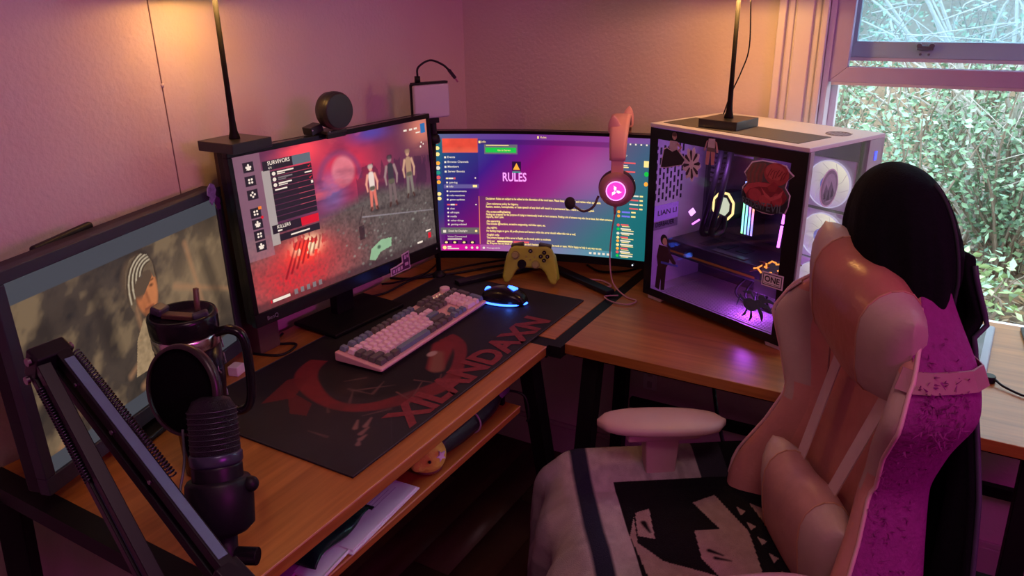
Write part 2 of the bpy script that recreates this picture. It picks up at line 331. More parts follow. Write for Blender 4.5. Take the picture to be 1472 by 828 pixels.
SH = [(1.05, 3.3, 1.55, .62, 1500, 'glossy green shrub crowding behind the window jamb'), (1.75, 3.55, 1.35, .60, 1500, 'dense mid green shrub left of the dark trunk'),
      (2.45, 3.35, 1.05, .58, 1500, 'lower rounded green shrub in front of the dark trunk'), (3.15, 3.7, .85, .55, 1000, 'low green shrub under the tangled twigs'),
      (.35, 3.6, 1.7, .65, 1000, 'tall shrub hidden partly behind the wall'), (1.4, 4.9, 1.9, .8, 1300, 'tall pale shrub behind the dense one'), (2.9, 5.2, 2.0, .9, 1300, 'tall shrub behind the tangled twigs'),
      (4.1, 4.4, 1.6, .8, 1000, 'broad shrub beyond the window edge'), (.2, 5.6, 2.3, 1.0, 1000, 'high far shrub behind the others'), (4.6, 6.4, 2.6, 1.2, 1000, 'high far shrub rising beyond the twigs')]
for x, y, h, w, n, lb in SH: shrub(x, y, h, w, int(n*1.9), lb)
for x, y, h, w, lb in ((1.62, 2.72, .30, .34, 'small bright green plant low at the shrub edge'), (2.25, 2.68, .24, .32, 'small bright green groundcover plant beside the leaf litter'), (1.0, 2.7, .35, .3, 'small bright green sprig near the wall')):
    shrub(x, y, h, w, 260, lb, mats=(2, 4), ls=(.05, .08), twigs=10)
def twigbush(name, x, y, h, w, n, m, label, cat, rad=.009, droop=.0):
    t = thing(name, label, cat, (x, y, gz(x, y))); b = M()
    for i in range(n):
        a = random.uniform(0, 6.28); rr = w*random.uniform(.3, 1); q = Vector((rr*math.cos(a), rr*math.sin(a)*.7, h*random.uniform(.25, 1)))
        mid = q*.5+Vector((random.gauss(0, .16), random.gauss(0, .16), random.uniform(.0, .3))); end = q+Vector((random.gauss(0, .2), random.gauss(0, .1), -droop*random.random()))
        pts = bez((random.gauss(0, .1), random.gauss(0, .1), 0), mid, q, end, n=12); b.tube(pts, [rad*(1-.75*k/len(pts))*random.uniform(.8, 1.2) for k in range(len(pts))], 4)
        for k in range(4):
            p = random.choice(pts[3:]); b.tube(bez(p, p+Vector((random.gauss(0, .12), random.gauss(0, .1), random.gauss(.03, .1))), p+Vector((random.gauss(0, .25), random.gauss(0, .18), random.gauss(.05, .18))), n=5), [rad*.45, rad*.4, rad*.35, rad*.3, rad*.25, rad*.2, rad*.15][:7] if 0 else rad*.3, 3)
    b.build('branch', m, t, smooth=True); return t
twigbush('bare_bush', 2.75, 3.25, 1.15, .75, 70, twigm, 'tangled brown leafless bush right of the dark trunk', 'bush')
twigbush('bare_bush', 3.5, 3.5, 1.4, .9, 60, twigm, 'bare brown brush at the window edge', 'bush')
twigbush('bare_tree', 1.7, 4.2, 2.7, 1.5, 60, palebark, 'pale leafless branches arching across the upper pane', 'tree', .016, .5)
twigbush('bare_tree', 2.6, 2.9, 2.3, 1.1, 34, palebark, 'pale bleached twigs spread behind the sash lock', 'tree', .010, .5)
twigbush('bare_tree', 3.0, 6.0, 3.2, 2.0, 50, palebark, 'tall grey leafless tree deep in the thicket', 'tree', .02, .6)
tr = thing('tree', 'dark rough tree trunk standing among the shrubs', 'tree', (2.62, 4.3, gz(2.62, 4.3)))
M().tube(bez((0, 0, -.1), (.03, 0, .8), (-.04, 0, 1.8), (.05, .1, 3.6), n=14), [.15, .14, .135, .13, .13, .125, .125, .12, .12, .115, .11, .11, .1, .1, .1, .09, .09, .09, .09, .09][:len(bez((0, 0, 0), (0, 0, 1), (0, 0, 2), (0, 0, 3), n=14))], 12).build('trunk', mat('trunk_bark', (.16, .125, .105), .95, noise=.4, scale=12, bump=1., bscale=25), tr, smooth=True)
for i, (x, y, hh) in enumerate(((-.6, 8.5, 4.4), (1.6, 9.5, 5.), (3.4, 9.0, 4.6), (5.4, 9.2, 5.), (7.6, 8.6, 4.6))):
    t = shrub(x, y, hh, 1.5, 1500, ['grey green thicket tree far left at the back', 'pale thicket tree behind the tall pale shrub', 'thicket tree straight behind the dark trunk', 'thicket tree behind the high far shrub', 'thicket tree at the far end of the hedge'][i], ls=(.16, .30), twigs=24); t.name = 'thicket_tree'; t['category'] = 'tree'; t['group'] = 'trees at the back of the thicket'

# ================================================================== DESK
woodx, woody = woodmat('wood_grain_x', 'x'), woodmat('wood_grain_y', 'y')
DZ = .75
dk = thing('corner_desk', 'L shaped corner desk with reddish wood boards on a black metal frame', 'desk', (.65, -.62, 0))
def dl(m, name, mt, **k): o = m.build(name, mt, dk, **k); o.location = (-.65, .62, 0); return o
dl(M().bx(.03, .636, -1.545, -.655, DZ-.025, DZ), 'desktop_board', woody, bevel=.0015)
dl(M().bx(.03, .636, -.612, -.02, DZ-.025, DZ), 'desktop_board', woodx, bevel=.0015)
dl(M().bx(.668, 2.05, -.624, -.02, DZ-.025, DZ), 'desktop_board', woodx, bevel=.0015)
em = mat('edge_highlight', (.62, .34, .20), .35)  # pale strip paints the highlight along the desk and shelf edges
dl(M().bx(.6355, .637, -1.545, -.655, DZ-.0035, DZ-.0005), 'edge_highlight', em)
dl(M().bx(.03, .637, -.655, -.612, DZ-.03, DZ-.001), 'frame_rail', blackm)
dl(M().bx(.637, .668, -.645, -.02, DZ-.03, DZ-.001), 'frame_rail', blackm)
dl(M().bx(.03, .645, -1.582, -1.545, DZ-.03, DZ+.001), 'frame_rail', blackm)
dl(M().bx(.05, .62, -1.545, -.655, DZ-.055, DZ-.03).bx(.05, .62, -.60, -.05, DZ-.05, DZ-.026) if 0 else M().bx(.08, .11, -1.545, -.655, DZ-.05, DZ-.026).bx(.55, .58, -1.545, -.655, DZ-.05, DZ-.026), 'frame_rail', blackm)
dl(M().bx(.67, 2.04, -.58, -.55, DZ-.05, DZ-.026).bx(.67, 2.04, -.10, -.07, DZ-.05, DZ-.026), 'frame_rail', blackm)
LG = [((.60, -1.565, .72), (.66, -1.60, .01)), ((.08, -1.565, .72), (.04, -1.6, .01)), ((.59, -.66, .72), (.60, -.50, .01)), ((.08, -.62, .72), (.06, -.62, .01)),
      ((.72, -.57, .72), (.72, -.70, .01)), ((.60, -.06, .72), (.58, -.06, .01)), ((2.0, -.58, .72), (2.0, -.60, .01)), ((2.0, -.06, .72), (2.0, -.05, .01)), ((1.60, -.55, .72), (1.62, -.55, .01)), ((1.72, -.52, .72), (1.74, -.52, .01))]
for p, q in LG: dl(M().bar(p, q, .04, .04), 'leg', blackm, bevel=.002)
dl(M().bar((.72, -.60, .42), (2.0, -.58, .42), .02, .03).bar((.63, -.08, .32), (2.0, -.06, .32), .02, .03), 'crossbar', blackm)
dl(M().bx(.635, .66, -1.58, -1.56, .0, .0+.005) if 0 else M().bar((.07, -1.585, .30), (.63, -1.585, .30), .02, .03), 'crossbar', blackm)
SZ = .62
dl(M().bx(.22, .605, -1.50, -.725, SZ-.018, SZ), 'shelf', woody, bevel=.0015)
dl(M().bx(.6045, .606, -1.50, -.725, SZ-.003, SZ-.0005), 'edge_highlight', em)
for y in (-.74, -1.48): [dl(M().bar((x_, y, DZ-.05), (x_, y, SZ-.01), .02, .01), 'bracket', blackm) for x_ in (.25, .56)]

# outlets on the wall below the desk
def outlet(x, z, lb):
    t = thing('wall_outlet', lb, 'outlet', (x, -.0005, z), 0, 'outlets under the desk')
    M().bx(-.022, .022, -.006, 0, -.038, .038).build('plate', white, t, bevel=.002)
    for k in (-1, 1): M().bx(-.008, .008, -.0085, -.005, k*.019-.011, k*.019+.011).build('socket', mat('outlet_socket', (.5, .48, .46), .5), t, bevel=.002)
outlet(.663, .372, 'upper pale wall outlet under the right desk wing'); outlet(.668, .236, 'lower pale wall outlet under the right desk wing')

# ================================================================== MOUSEPAD, KEYBOARD, MOUSE
PX0, PX1, PY0, PY1 = .145, .594, -1.272, -.363
def pad_col(U, V):   # U along +y (reading right), V away from the front edge
    X = U*.909; Y = V*.449; img = np.zeros(U.shape+(3,)); n = fbm(X, Y, 14, 3); img[:] = (.012, .011, .014)
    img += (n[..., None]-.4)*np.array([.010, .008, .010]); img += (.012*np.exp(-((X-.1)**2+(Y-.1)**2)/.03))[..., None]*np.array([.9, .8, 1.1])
    red = np.array([.17, .018, .022]); d = fbm(X, Y, 90, 9)
    gx, gy = .355, .215                          # broken brush ring
    rr = np.hypot((X-gx)*1.0, (Y-gy)*1.18); an = np.arctan2(Y-gy, X-gx)
    ring = sm(np.abs(rr-.185+.006*np.sin(5*an))-.021-.006*np.sin(3*an+1), .006)*((an < -.15) | (an > 1.9)); mixc(img, ring*(.75+.4*d), red)
    mixc(img, sm(np.hypot((X-gx)/1.0, (Y-gy)*1.15)-.150, .02)*.8, (.004, .004, .005))
    mixc(img, sm(seg(X, Y, (.40, .115), (.50, .165), .020, .026), .008), red*1.1); mixc(img, sm(seg(X, Y, (.395, .108), (.46, .150), .016, .012), .01), (.20, .085, .055))
    mixc(img, sm(np.hypot((X-.452)/1.6, Y-.162)-.0095, .004), (.42, .32, .27))
    mixc(img, poly(X, Y, [(.10, .33), (.20, .36), (.24, .33), (.15, .29)])*.8, red*.8); mixc(img, poly(X, Y, [(.10, .25), (.17, .33), (.15, .24), (.11, .215)])*.7, red*.8)
    for k in range(9):                            # ragged claw strokes
        r_ = np.random.default_rng(40+k); a = (r_.uniform(.04, .30), r_.uniform(.08, .26)); b = (a[0]+r_.uniform(-.05, .07), a[1]+r_.uniform(-.07, .05))
        mixc(img, sm(seg(X, Y, a, b, .0035, .0005), .004)*.7, (.16, .09, .085))
        mixc(img, sm(np.hypot((X-a[0])/1.5, Y-a[1])-.02*r_.random(), .03)*.5, (.035, .022, .022))
    for k, (a, b) in enumerate((((.12, .10), (.145, .115)), ((.135, .088), (.165, .098)), ((.11, .078), (.135, .08)), ((.095, .066), (.112, .066)), ((.08, .058), (.09, .064)))): mixc(img, sm(seg(X, Y, a, b, .0052, .002), .004), (.20, .11, .10))
    for a, b in (((.27, .12), (.255, .065)), ((.33, .12), (.34, .08)), ((.22, .06), (.33, .10)), ((.34, .065), (.38, .085))): mixc(img, sm(seg(X, Y, a, b, .0022, .0008), .003), (.14, .06, .055))
    mixc(img, sm(seg(X, Y, (.11, .004), (.185, .065), .0004), .0016)*.5, (.07, .06, .075))
    return img
mp_ = thing('mousepad', 'large black desk mat with red lettering and worn red brush ring under the keyboard', 'desk mat', ((PX0+PX1)/2, (PY0+PY1)/2, DZ))
hw, hh = (PX1-PX0)/2, (PY1-PY0)/2
M().bx(-hw, hw, -hh, hh, 0, .0032).build('base', mat('mat_rubber', (.008, .008, .009), .8), mp_, bevel=.001)
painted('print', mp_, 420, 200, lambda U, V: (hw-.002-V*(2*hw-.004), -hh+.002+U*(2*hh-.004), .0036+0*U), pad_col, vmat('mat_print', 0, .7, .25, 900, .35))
tm = M(); put_text(tm, 'XILANDAXN', .170, .014, .064, lambda a, b: (hw-b, -hh+a, .0044), width=.575, bold=.10)
tm.build('lettering', mat('red_print', (.19, .022, .03), .75, noise=.5, scale=120), mp_, fix=False)
sp = M().tube([(math.copysign(1, 1)*x*(hw-.001), y*(hh-.001), .0034) for x, y in ((-1, -1), (1, -1), (1, 1), (-1, 1), (-1, -1))], .0011, 5); sp.build('stitched_edge', mat('mat_stitch', (.05, .05, .055), .8), mp_)

KX, KY = .330, -.740
kb = thing('keyboard', 'pale pink full size keyboard with white, grey and blue keycaps on the desk mat', 'keyboard', (KX, KY, DZ+.004), R(90)+R(1.5))
casem = mat('pink_case', (.78, .50, .47), .45, noise=.05)
kw, kd = .442, .128; TL = .022/kd*1.0
def kz(y): return .014+(y+kd/2)*.11      # case top rises to the back
cs = M()
rows = []
for y, z0 in ((-kd/2, .006), (kd/2, .006)):
    rows.append([(-kw/2, y, z0), (kw/2, y, z0), (kw/2, y, kz(y)), (-kw/2, y, kz(y))])
cs.loft(rows); cs.build('case', casem, kb, bevel=.003)
M().bx(-kw/2+.01, kw/2-.01, kd/2-.03, kd/2-.005, 0, .008).bx(-kw/2+.01, kw/2-.01, -kd/2+.005, -kd/2+.02, 0, .007).build('foot_strip', mat('rubber', (.02, .02, .02), .9), kb)
capm = {'p': mat('keycap_pink', (.88, .70, .74), .5, noise=.03), 'g': mat('keycap_grey', (.125, .125, .112), .5, noise=.05), 'b': mat('keycap_blue', (.16, .24, .30), .5, noise=.05)}
U1 = .0190; capcache = {}
def cap(x, row, w, c, hmul=1.0, tall=1):
    key = (round(w, 2), c, tall)
    if key not in capcache:
        a = w*U1/2-.0011; b = tall*U1/2-.0011; i = .0026; h = .0100
        m = M(); m.loft([[(-a, -b, 0), (a, -b, 0), (a, b, 0), (-a, b, 0)], [(-a+i, -b+i, h), (a-i, -b+i, h), (a-i, b-i*.6, h), (-a+i, b-i*.6, h)]])
        o = m.build('keycap', capm[c], kb, bevel=.0009, seg=2); capcache[key] = o
    else:
        s = capcache[key]; o = s.copy(); COL.objects.link(o); o.parent = kb
    y = (2.5-row)*U1*1.0+(.003 if row == 0 else -.001)
    o.location = (-kw/2+.009+(x+w/2)*U1, y-(tall-1)*U1/2, kz(y)+.0015); o.rotation_euler = (math.atan(.105), 0, 0)
# function row
x = 0; cap(0, 0, 1, 'b'); x = 2 - .6
for grp, c in ((4, 'b'), (4, 'g'), (4, 'b')):
    for k in range(grp): cap(x, 0, 1, c); x += 1
    x += .3
for k in range(3): cap(15.35-.0+k, 0, 1, 'g')
for k in range(13): cap(k, 1, 1, 'p')
cap(13, 1, 2, 'g')
cap(0, 2, 1.5, 'p' if 0 else 'g')
for k in range(12): cap(1.5+k, 2, 1, 'p')
cap(13.5, 2, 1.5, 'p')
cap(0, 3, 1.75, 'g')
for k in range(11): cap(1.75+k, 3, 1, 'p')
cap(12.75, 3, 2.25, 'b')
cap(0, 4, 2.25, 'g')
for k in range(10): cap(2.25+k, 4, 1, 'p')
cap(12.25, 4, 2.75, 'g')
for k in range(3): cap(k*1.25, 5, 1.25, 'g')
cap(3.75, 5, 6.25, 'b')
for k in range(4): cap(10+k*1.25, 5, 1.25, 'g')
for r_ in (1, 2):
    for k in range(3): cap(15.35+k, r_, 1, 'g')
cap(16.35, 4, 1, 'b')
for k in range(3): cap(15.35+k, 5, 1, 'b')
for k in range(4): cap(18.6+k, 1, 1, 'g')
for r_ in (2, 3, 4):
    for k in range(3): cap(18.6+k, r_, 1, 'p')
cap(18.6, 5, 2, 'p'); cap(20.6, 5, 1, 'p'); cap(21.6, 2, 1, 'g', tall=2) ; cap(21.6, 4, 1, 'b', tall=2)
ky = 2.5*U1+.003
M().lathe([(.0135, 0), (.0135, .011), (.012, .0125), (1e-4, .0125)], 28, (-kw/2+.009+21.6*U1, ky, kz(ky))).build('volume_knob', mat('knob_pink', (.85, .66, .68), .4), kb, smooth=False, bevel=.0008)
ld = M()
for k in range(3): ld.lathe([(.0018, 0), (.0018, .002), (1e-4, .0022)], 8, (-kw/2+.009+(18.9+k*.7)*U1, ky, kz(ky)))
ld.build('indicator', emat('key_indicator', (1., .8, .45), .6), kb)

ms = thing('mouse', 'black gaming mouse with glowing blue strip and logo beside the keyboard', 'mouse', (.416, -.474, DZ+.0038), R(104))
def mouse_rows():
    rows = []
    for i in range(15):
        t = i/14; y = .062-.124*t; w = .031*(.72+.42*math.sin(PI*min(1, .12+t*.88))**.8-.08*math.sin(PI*t*2)); h = .010+.030*math.sin(PI*(.10+.86*t))**.8
        if i in (0, 14): w *= .72; h *= .55
        rows.append([(w*math.copysign(abs(math.cos(a))**.7, math.cos(a)), y, .004+h*max(0, math.sin(a))**.75 if math.sin(a) > 0 else .003) for a in [2*PI*k/24 for k in range(24)]])
    return rows
M().loft(mouse_rows()).build('shell', gloss, ms, smooth=True, sub=1)
blue = emat('blue_led', (.035, .13, 1.0), 6.0)
def arc_led(a0, a1, rx, ry, z, r): return M().tube([(rx*math.cos(R(a)), ry*math.sin(R(a)), z) for a in np.linspace(a0, a1, 18)], r, 6)
arc_led(118, 262, .0385, .064, .0060, .0026).build('light_strip', blue, ms, smooth=True)
arc_led(76, 112, .030, .060, .012, .0018).build('light_strip', blue, ms, smooth=True)
M().cyl((-.003, .043, .030), (.003, .043, .030), .010, n=20).build('scroll_wheel', blue, ms, smooth=False)
lg = M()
for k in range(3): lg.tube([(-.010+k*.009, -.030-.002*k, .0405-.002*k), (-.004+k*.008, -.020, .0418-.001*k), (.002+k*.006, -.008, .042)], [.0032, .0026, .0008], 5)
lg.build('logo', blue, ms, smooth=True)
light('mouse_glow', 'POINT', (.452, -.512, DZ+.010), .030, (.06, .20, 1.0), .008)
# ================================================================== MONITORS
def screen_fn(W, H, zc, tilt, y0=0., sag=0.):
    tt = math.tan(tilt)
    def f(U, V): x = (U-.5)*W; z = (V-.5)*H; return (x, y0+z*tt+sag*(1-(2*x/W)**2), zc+z)
    return f
def flat_fn(W, H, zc, tilt, y0, sag=0.):
    """(u,v) in screen fractions from the TOP left -> local 3D just proud of the screen"""
    g = screen_fn(W, H, zc, tilt, y0, sag); return lambda a, b: g(a, 1-b)
def bezel_frame(W, H, zc, tilt, b, bb, th, y0=-.004, sag=0., n=1):
    m = M(); tt = math.tan(tilt); xs = np.linspace(-W/2, W/2, n+1)
    def q(x, z, d): xx = max(-W/2, min(W/2, x)); return (x, y0+d+(z)*tt+sag*(1-(2*xx/W)**2), zc+z)
    for (z0, z1) in ((H/2, H/2+b), (-H/2-bb, -H/2)):
        for i in range(n):
            a, c = xs[i]-(b if i == 0 else 0), xs[i+1]+(b if i == n-1 else 0)
            m.add([q(a, z0, 0), q(c, z0, 0), q(c, z1, 0), q(a, z1, 0), q(a, z0, th), q(c, z0, th), q(c, z1, th), q(a, z1, th)], [(0, 1, 2, 3), (7, 6, 5, 4), (0, 4, 5, 1), (3, 2, 6, 7), (0, 3, 7, 4), (1, 5, 6, 2)])
    for (a, c) in ((-W/2-b, -W/2), (W/2, W/2+b)):
        m.add([q(a, -H/2, 0), q(c, -H/2, 0), q(c, H/2, 0), q(a, H/2, 0), q(a, -H/2, th), q(c, -H/2, th), q(c, H/2, th), q(a, H/2, th)], [(0, 1, 2, 3), (7, 6, 5, 4), (0, 4, 5, 1), (3, 2, 6, 7), (0, 3, 7, 4), (1, 5, 6, 2)])
    return m
def back_shell(W, H, zc, tilt, b, bb, y0, th, sag=0., n=1):
    m = M(); tt = math.tan(tilt); xs = np.linspace(-W/2-b, W/2+b, n+1)
    q = lambda x, z, d: (x, y0+d+z*tt+sag*(1-(2*max(-W/2, min(W/2, x))/W)**2), zc+z)
    for i in range(n):
        a, c = xs[i], xs[i+1]; z0, z1 = -H/2-bb, H/2+b
        m.add([q(a, z0, 0), q(c, z0, 0), q(c, z1, 0), q(a, z1, 0), q(a, z0, th), q(c, z0, th), q(c, z1, th), q(a, z1, th)], [(0, 1, 2, 3), (7, 6, 5, 4), (0, 4, 5, 1), (3, 2, 6, 7), (0, 3, 7, 4), (1, 5, 6, 2)])
    return m
class Ink:
    """flat coloured marks on a screen, joined by colour"""
    def __init__(s, fn): s.fn = fn; s.d = {}
    def m(s, c): return s.d.setdefault(c, M())
    def rect(s, c, x0, y0, x1, y1): s.m(c).add([s.fn(x0, y1), s.fn(x1, y1), s.fn(x1, y0), s.fn(x0, y0)], [(0, 1, 2, 3)])
    def text(s, c, body, x, y, h, W, H, width=None, align='l', bold=0.):
        put_text(s.m(c), body, x, -y, h, lambda a, b: s.fn(a, -b), None, align, bold) if 0 else s._t(c, body, x, y, h, W, H, width, align, bold)
    def _t(s, c, body, x, y, h, W, H, width, align, bold):
        put_text(s.m(c), body, x*W, -y*H, h*H, lambda a, b: s.fn(a/W, -b/H), None if width is None else width*W, align, bold)
    def dot(s, c, x, y, rx, ry, n=14): s.m(c).add([s.fn(x+rx*math.cos(2*PI*k/n), y+ry*math.sin(2*PI*k/n)) for k in range(n)], [tuple(range(n))])
    def poly(s, c, P): s.m(c).add([s.fn(*p) for p in P], [tuple(range(len(P)))])
    def build(s, parent, names):
        for i, (c, (nm, col, es)) in enumerate(names.items()):
            if c not in s.d: continue
            o = s.d[c].build(nm, emat('ink_'+nm+'_'+str(id(s))+c, col, es), parent, fix=False); o.location.y = -.00025*i; o['kind'] = 'stuff'

# ---- middle monitor: game lobby on screen
GW, GH, GZ, GT = .598, .336, 1.044-DZ, R(2.5)
gmn = thing('monitor', 'flat black monitor showing a red campfire game scene, webcam on top', 'monitor', (.155, -.744, DZ), R(-4.2+90))
def game(U, V):
    X = U*GW/GH; Y = 1-V; img = np.zeros(U.shape+(3,)); a = U
    n = fbm(X, Y, 3.2, 11, 5); n2 = fbm(X, Y, 9, 23, 4); n3 = fbm(X, Y, 60, 31, 2)
    sky = np.clip(1-(Y-.46)*8, 0, 1)
    purple = srgb(112, 60, 92); redc = srgb(235, 52, 78); blu = srgb(74, 62, 150)
    img[:] = purple*(.30+.75*n[..., None])
    mixc(img, np.exp(-(((U-.50)/.20)**2+((Y-.20)/.22)**2))*.95*(.30+n), redc*.85)
    mixc(img, np.exp(-(((U-.30)/.10)**2+((Y-.04)/.10)**2))*1.1, srgb(245, 70, 84)); mixc(img, np.exp(-(((U-.66)/.10)**2+((Y-.02)/.06)**2))*.9, blu); mixc(img, np.exp(-(((U-.97)/.09)**2+((Y-.06)/.14)**2)), srgb(205, 120, 100))
    mixc(img, np.exp(-(((U-.42)/.06)**2+((Y-.36)/.10)**2))*.8, srgb(120, 120, 190))
    mixc(img, sm(np.hypot(X-.49*GW/GH, Y-.24)-.105, .03)*.70, srgb(214, 128, 140)*(.8+.4*n2[..., None])); mixc(img, sm(np.abs(np.hypot(X-.47*GW/GH, Y-.30)-.19)-.022, .03)*.7*(Y < .32), srgb(120, 60, 100))
    mixc(img, np.clip((fbm(X*.7, Y*2.2, 5, 91, 4)-.50)*4, 0, 1)*(Y < .48)*.55, srgb(78, 34, 66)); mixc(img, np.clip((fbm(X*.8, Y*1.6, 6, 97, 4)-.56)*5, 0, 1)*(Y < .40)*(np.abs(U-.5) < .24)*.6, srgb(226, 92, 104))
    hz = .44+.05*np.sin(U*7)+.03*n2           # tree line and ground
    mixc(img, ((U > .55)*(fbm(X*1.0, Y*.35, 14, 5) > .50)*(Y > .22+.22*np.abs(U-.72))*(Y < .56)*.55), srgb(52, 30, 52))
    gnd = np.clip((Y-hz)/.08, 0, 1); gc = srgb(96, 84, 82)*(.50+.8*n3[..., None])*(.65+.5*n2[..., None]); mixc(img, gnd, gc)
    fire = np.exp(-(((U-.20)/.24)**2+((Y-.84)/.22)**2)); mixc(img, np.clip(fire*1.05, 0, 1)*(Y > .52)*(.35+.75*n3), srgb(214, 36, 46))
    mixc(img, np.exp(-(((U-.25)/.085)**2+((Y-.70)/.075)**2))*1.4, srgb(255, 64, 48)); mixc(img, np.exp(-(((U-.265)/.055)**2+((Y-.67)/.055)**2))*(fbm(X, Y*.6, 36, 77, 2) > .48)*1.6, srgb(255, 214, 170))
    for k in range(7): mixc(img, sm(seg(X, Y, (.26+.05*k, .84-.022*k), (.38+.035*k, .63), .009, .006), .01)*.8, srgb(120, 14, 26))
    mixc(img, np.clip((Y-.93)/.03, 0, 1)*.7, srgb(58, 36, 42)); mixc(img, sm(seg(X, Y, (1.0, .60), (1.78, .72), .004, .002), .008)*.6, srgb(170, 160, 170))
    for k in range(70):                         # pebbles
        r_ = np.random.default_rng(900+k); px, py = r_.uniform(.75, 1.75), r_.uniform(.62, .97); mixc(img, sm(np.hypot((X-px)/1.5, Y-py)-r_.uniform(.004, .010), .006)*.6, srgb(*(r_.uniform(.6, 1.)*np.array((150, 150, 140)))))
    mixc(img, poly(X, Y, [(1.02, .93), (1.05, .855), (1.16, .81), (1.27, .82), (1.26, .885), (1.14, .90), (1.08, .95)])*.9, srgb(140, 178, 140)*(.8+.4*n2[..., None])); mixc(img, sm(np.hypot((X-1.13)/1.3, Y-.86)-.014, .01), srgb(70, 92, 74))
    mixc(img, rect(U, Y, .535, .565, .66, .76)*.8, srgb(48, 28, 36)); mixc(img, sm(seg(X, Y, (.96, .64), (1.02, .52), .004), .01)*.8, srgb(48, 28, 36))
    def person(cx, top, hgt, skin, shirt, leg):
        s = hgt; f = lambda x, y: (cx*GW/GH+x*s, top+y*s)
        mixc(img, sm(np.hypot((X-f(.02, 1.0)[0]-.1*s)/5, Y-f(0, 1.0)[1])-.03*s, .03)*.7, srgb(36, 26, 32))
        for dx in (-.055, .055): mixc(img, sm(seg(X, Y, f(dx*.8, .50), f(dx*1.5, .95), .050*s, .030*s), .01), leg)
        for dx in (-.055, .055): mixc(img, sm(seg(X, Y, f(dx*1.5, .93), f(dx*1.9, .985), .030*s, .026*s), .01), srgb(70, 44, 40))
        mixc(img, sm(seg(X, Y, f(0, .22), f(0, .48), .088*s, .078*s), .01), shirt); mixc(img, sm(seg(X, Y, f(-.04, .50), f(.04, .50), .048*s, .048*s), .01), srgb(92, 84, 70))
        for sg in (-1, 1): mixc(img, sm(seg(X, Y, f(sg*.11, .20), f(sg*.17, .38), .033*s, .028*s), .01), skin); mixc(img, sm(seg(X, Y, f(sg*.17, .38), f(sg*.15, .54), .028*s, .02*s), .01), skin)
        mixc(img, sm(np.hypot((X-f(0, 0)[0])/.85, Y-f(0, .06)[1])-.062*s, .01), skin); mixc(img, sm(seg(X, Y, f(-.03, .02), f(.035, .02), .045*s), .01)*.8, shirt*.7)
    person(.635, .25, .33, srgb(226, 150, 130), srgb(222, 200, 190), srgb(214, 110, 96)); person(.750, .215, .375, srgb(150, 120, 120), srgb(58, 50, 58), srgb(112, 92, 92)); person(.862, .205, .36, srgb(196, 150, 124), srgb(168, 130, 104), srgb(122, 112, 104))
    mixc(img, (U < .115)*(Y < .66)*.45, srgb(150, 112, 126)); mixc(img, rect(U, Y, .112, .145, .12, .60)*.75, srgb(176, 166, 160)); mixc(img, rect(U, Y, .13, .33, .08, .14)*.0, 0)
    return img*.92
gs = painted('screen', gmn, 400, 225, screen_fn(GW, GH, GZ, GT), game, vmat('game_screen', 1.25, .35, spec=.15))
ik = Ink(flat_fn(GW, GH, GZ, GT, -.0008))
for k, y in enumerate((.045, .130, .215, .330, .402, .474, .546)):
    ik.rect('d', .038, y, .082, y+.062)
    for j in range(4): a = R(90*j+45*(k % 2)); ik.dot('w', .060+.008*math.cos(a), y+.031+.013*math.sin(a), .0042, .0072)
    if k in (0, 4, 6): ik.poly('w', [(.050, y+.048), (.060, y+.012), (.070, y+.048)])
ik.dot('r', .083, .398, .006, .010); ik.rect('o', .072, .326, .086, .345)
ik.rect('d', .118, .062, .335, .122); ik.rect('t', .25, .062, .335, .122)
ik.text('w', 'SURVIVORS', .140, .090, .024, GW, GH, bold=.03); ik.text('w', '4/4', .140, .115, .015, GW, GH)
for k in range(9):
    y = .132+k*.0365; ik.rect('d', .145, y, .335, y+.0325)
    if k < 3: ik.dot('w', .160, y+.0165, .008, .0125)
    if k < 4: ik.rect('w' if k != 1 else 'g', .175 if k < 3 else .155, y+.006, (.250, .240, .235, .21)[k], y+.0155); ik.rect('w' if k != 1 else 'g', .175 if k < 3 else .155, y+.020, (.21, .21, .215, .155)[k], y+.026)
for y in (.136, .212): ik.poly('r', [(.314, y+.008), (.319, y+.020), (.334, y), (.319, y+.011)])
ik.rect('w', .298, .182, .332, .190); ik.rect('w', .322, .246, .332, .264)
ik.rect('d', .118, .472, .335, .528); ik.rect('r', .25, .472, .335, .528); ik.text('w', 'KILLERS', .140, .499, .022, GW, GH, bold=.03); ik.rect('w', .140, .508, .16, .518)
ik.rect('d', .145, .540, .335, .585); ik.rect('w', .195, .557, .285, .567)
ik.rect('r', .060, .945, .066, .965); ik.rect('w', .070, .945, .150, .965)
for k in range(5): ik.rect('g', .170+k*.030, .930, .186+k*.030, .966)
for k, x in enumerate((.850, .885, .915)): ik.rect('w', x, .050, x+.020, .064)
ik.rect('b', .955, .028, .985, .100); ik.rect('w', .925, .085, .952, .094); ik.dot('w', .955, .17, .004, .007); ik.dot('w', .967, .185, .004, .007); ik.dot('w', .948, .20, .005, .009)
ik.rect('w', .870, .935, .905, .950); ik.rect('r', .945, .89, .965, .935); ik.rect('w', .932, .865, .965, .876)
ik.build(gs, {'d': ('panel', srgb(38, 30, 40), .9), 't': ('panel', srgb(96, 108, 118), .9), 'w': ('caption', srgb(236, 222, 205), 1.), 'r': ('badge', srgb(214, 22, 44), 1.), 'o': ('badge', srgb(240, 130, 50), 1.), 'g': ('caption', srgb(128, 118, 120), .9), 'b': ('badge', srgb(40, 110, 170), 1.)})
bezel_frame(GW, GH, GZ, GT, .012, .030, .016).build('bezel', gloss, gmn, bevel=.0015)
back_shell(GW, GH, GZ, GT, .010, .028, .004, .030).build('back_shell', black, gmn, bevel=.004)
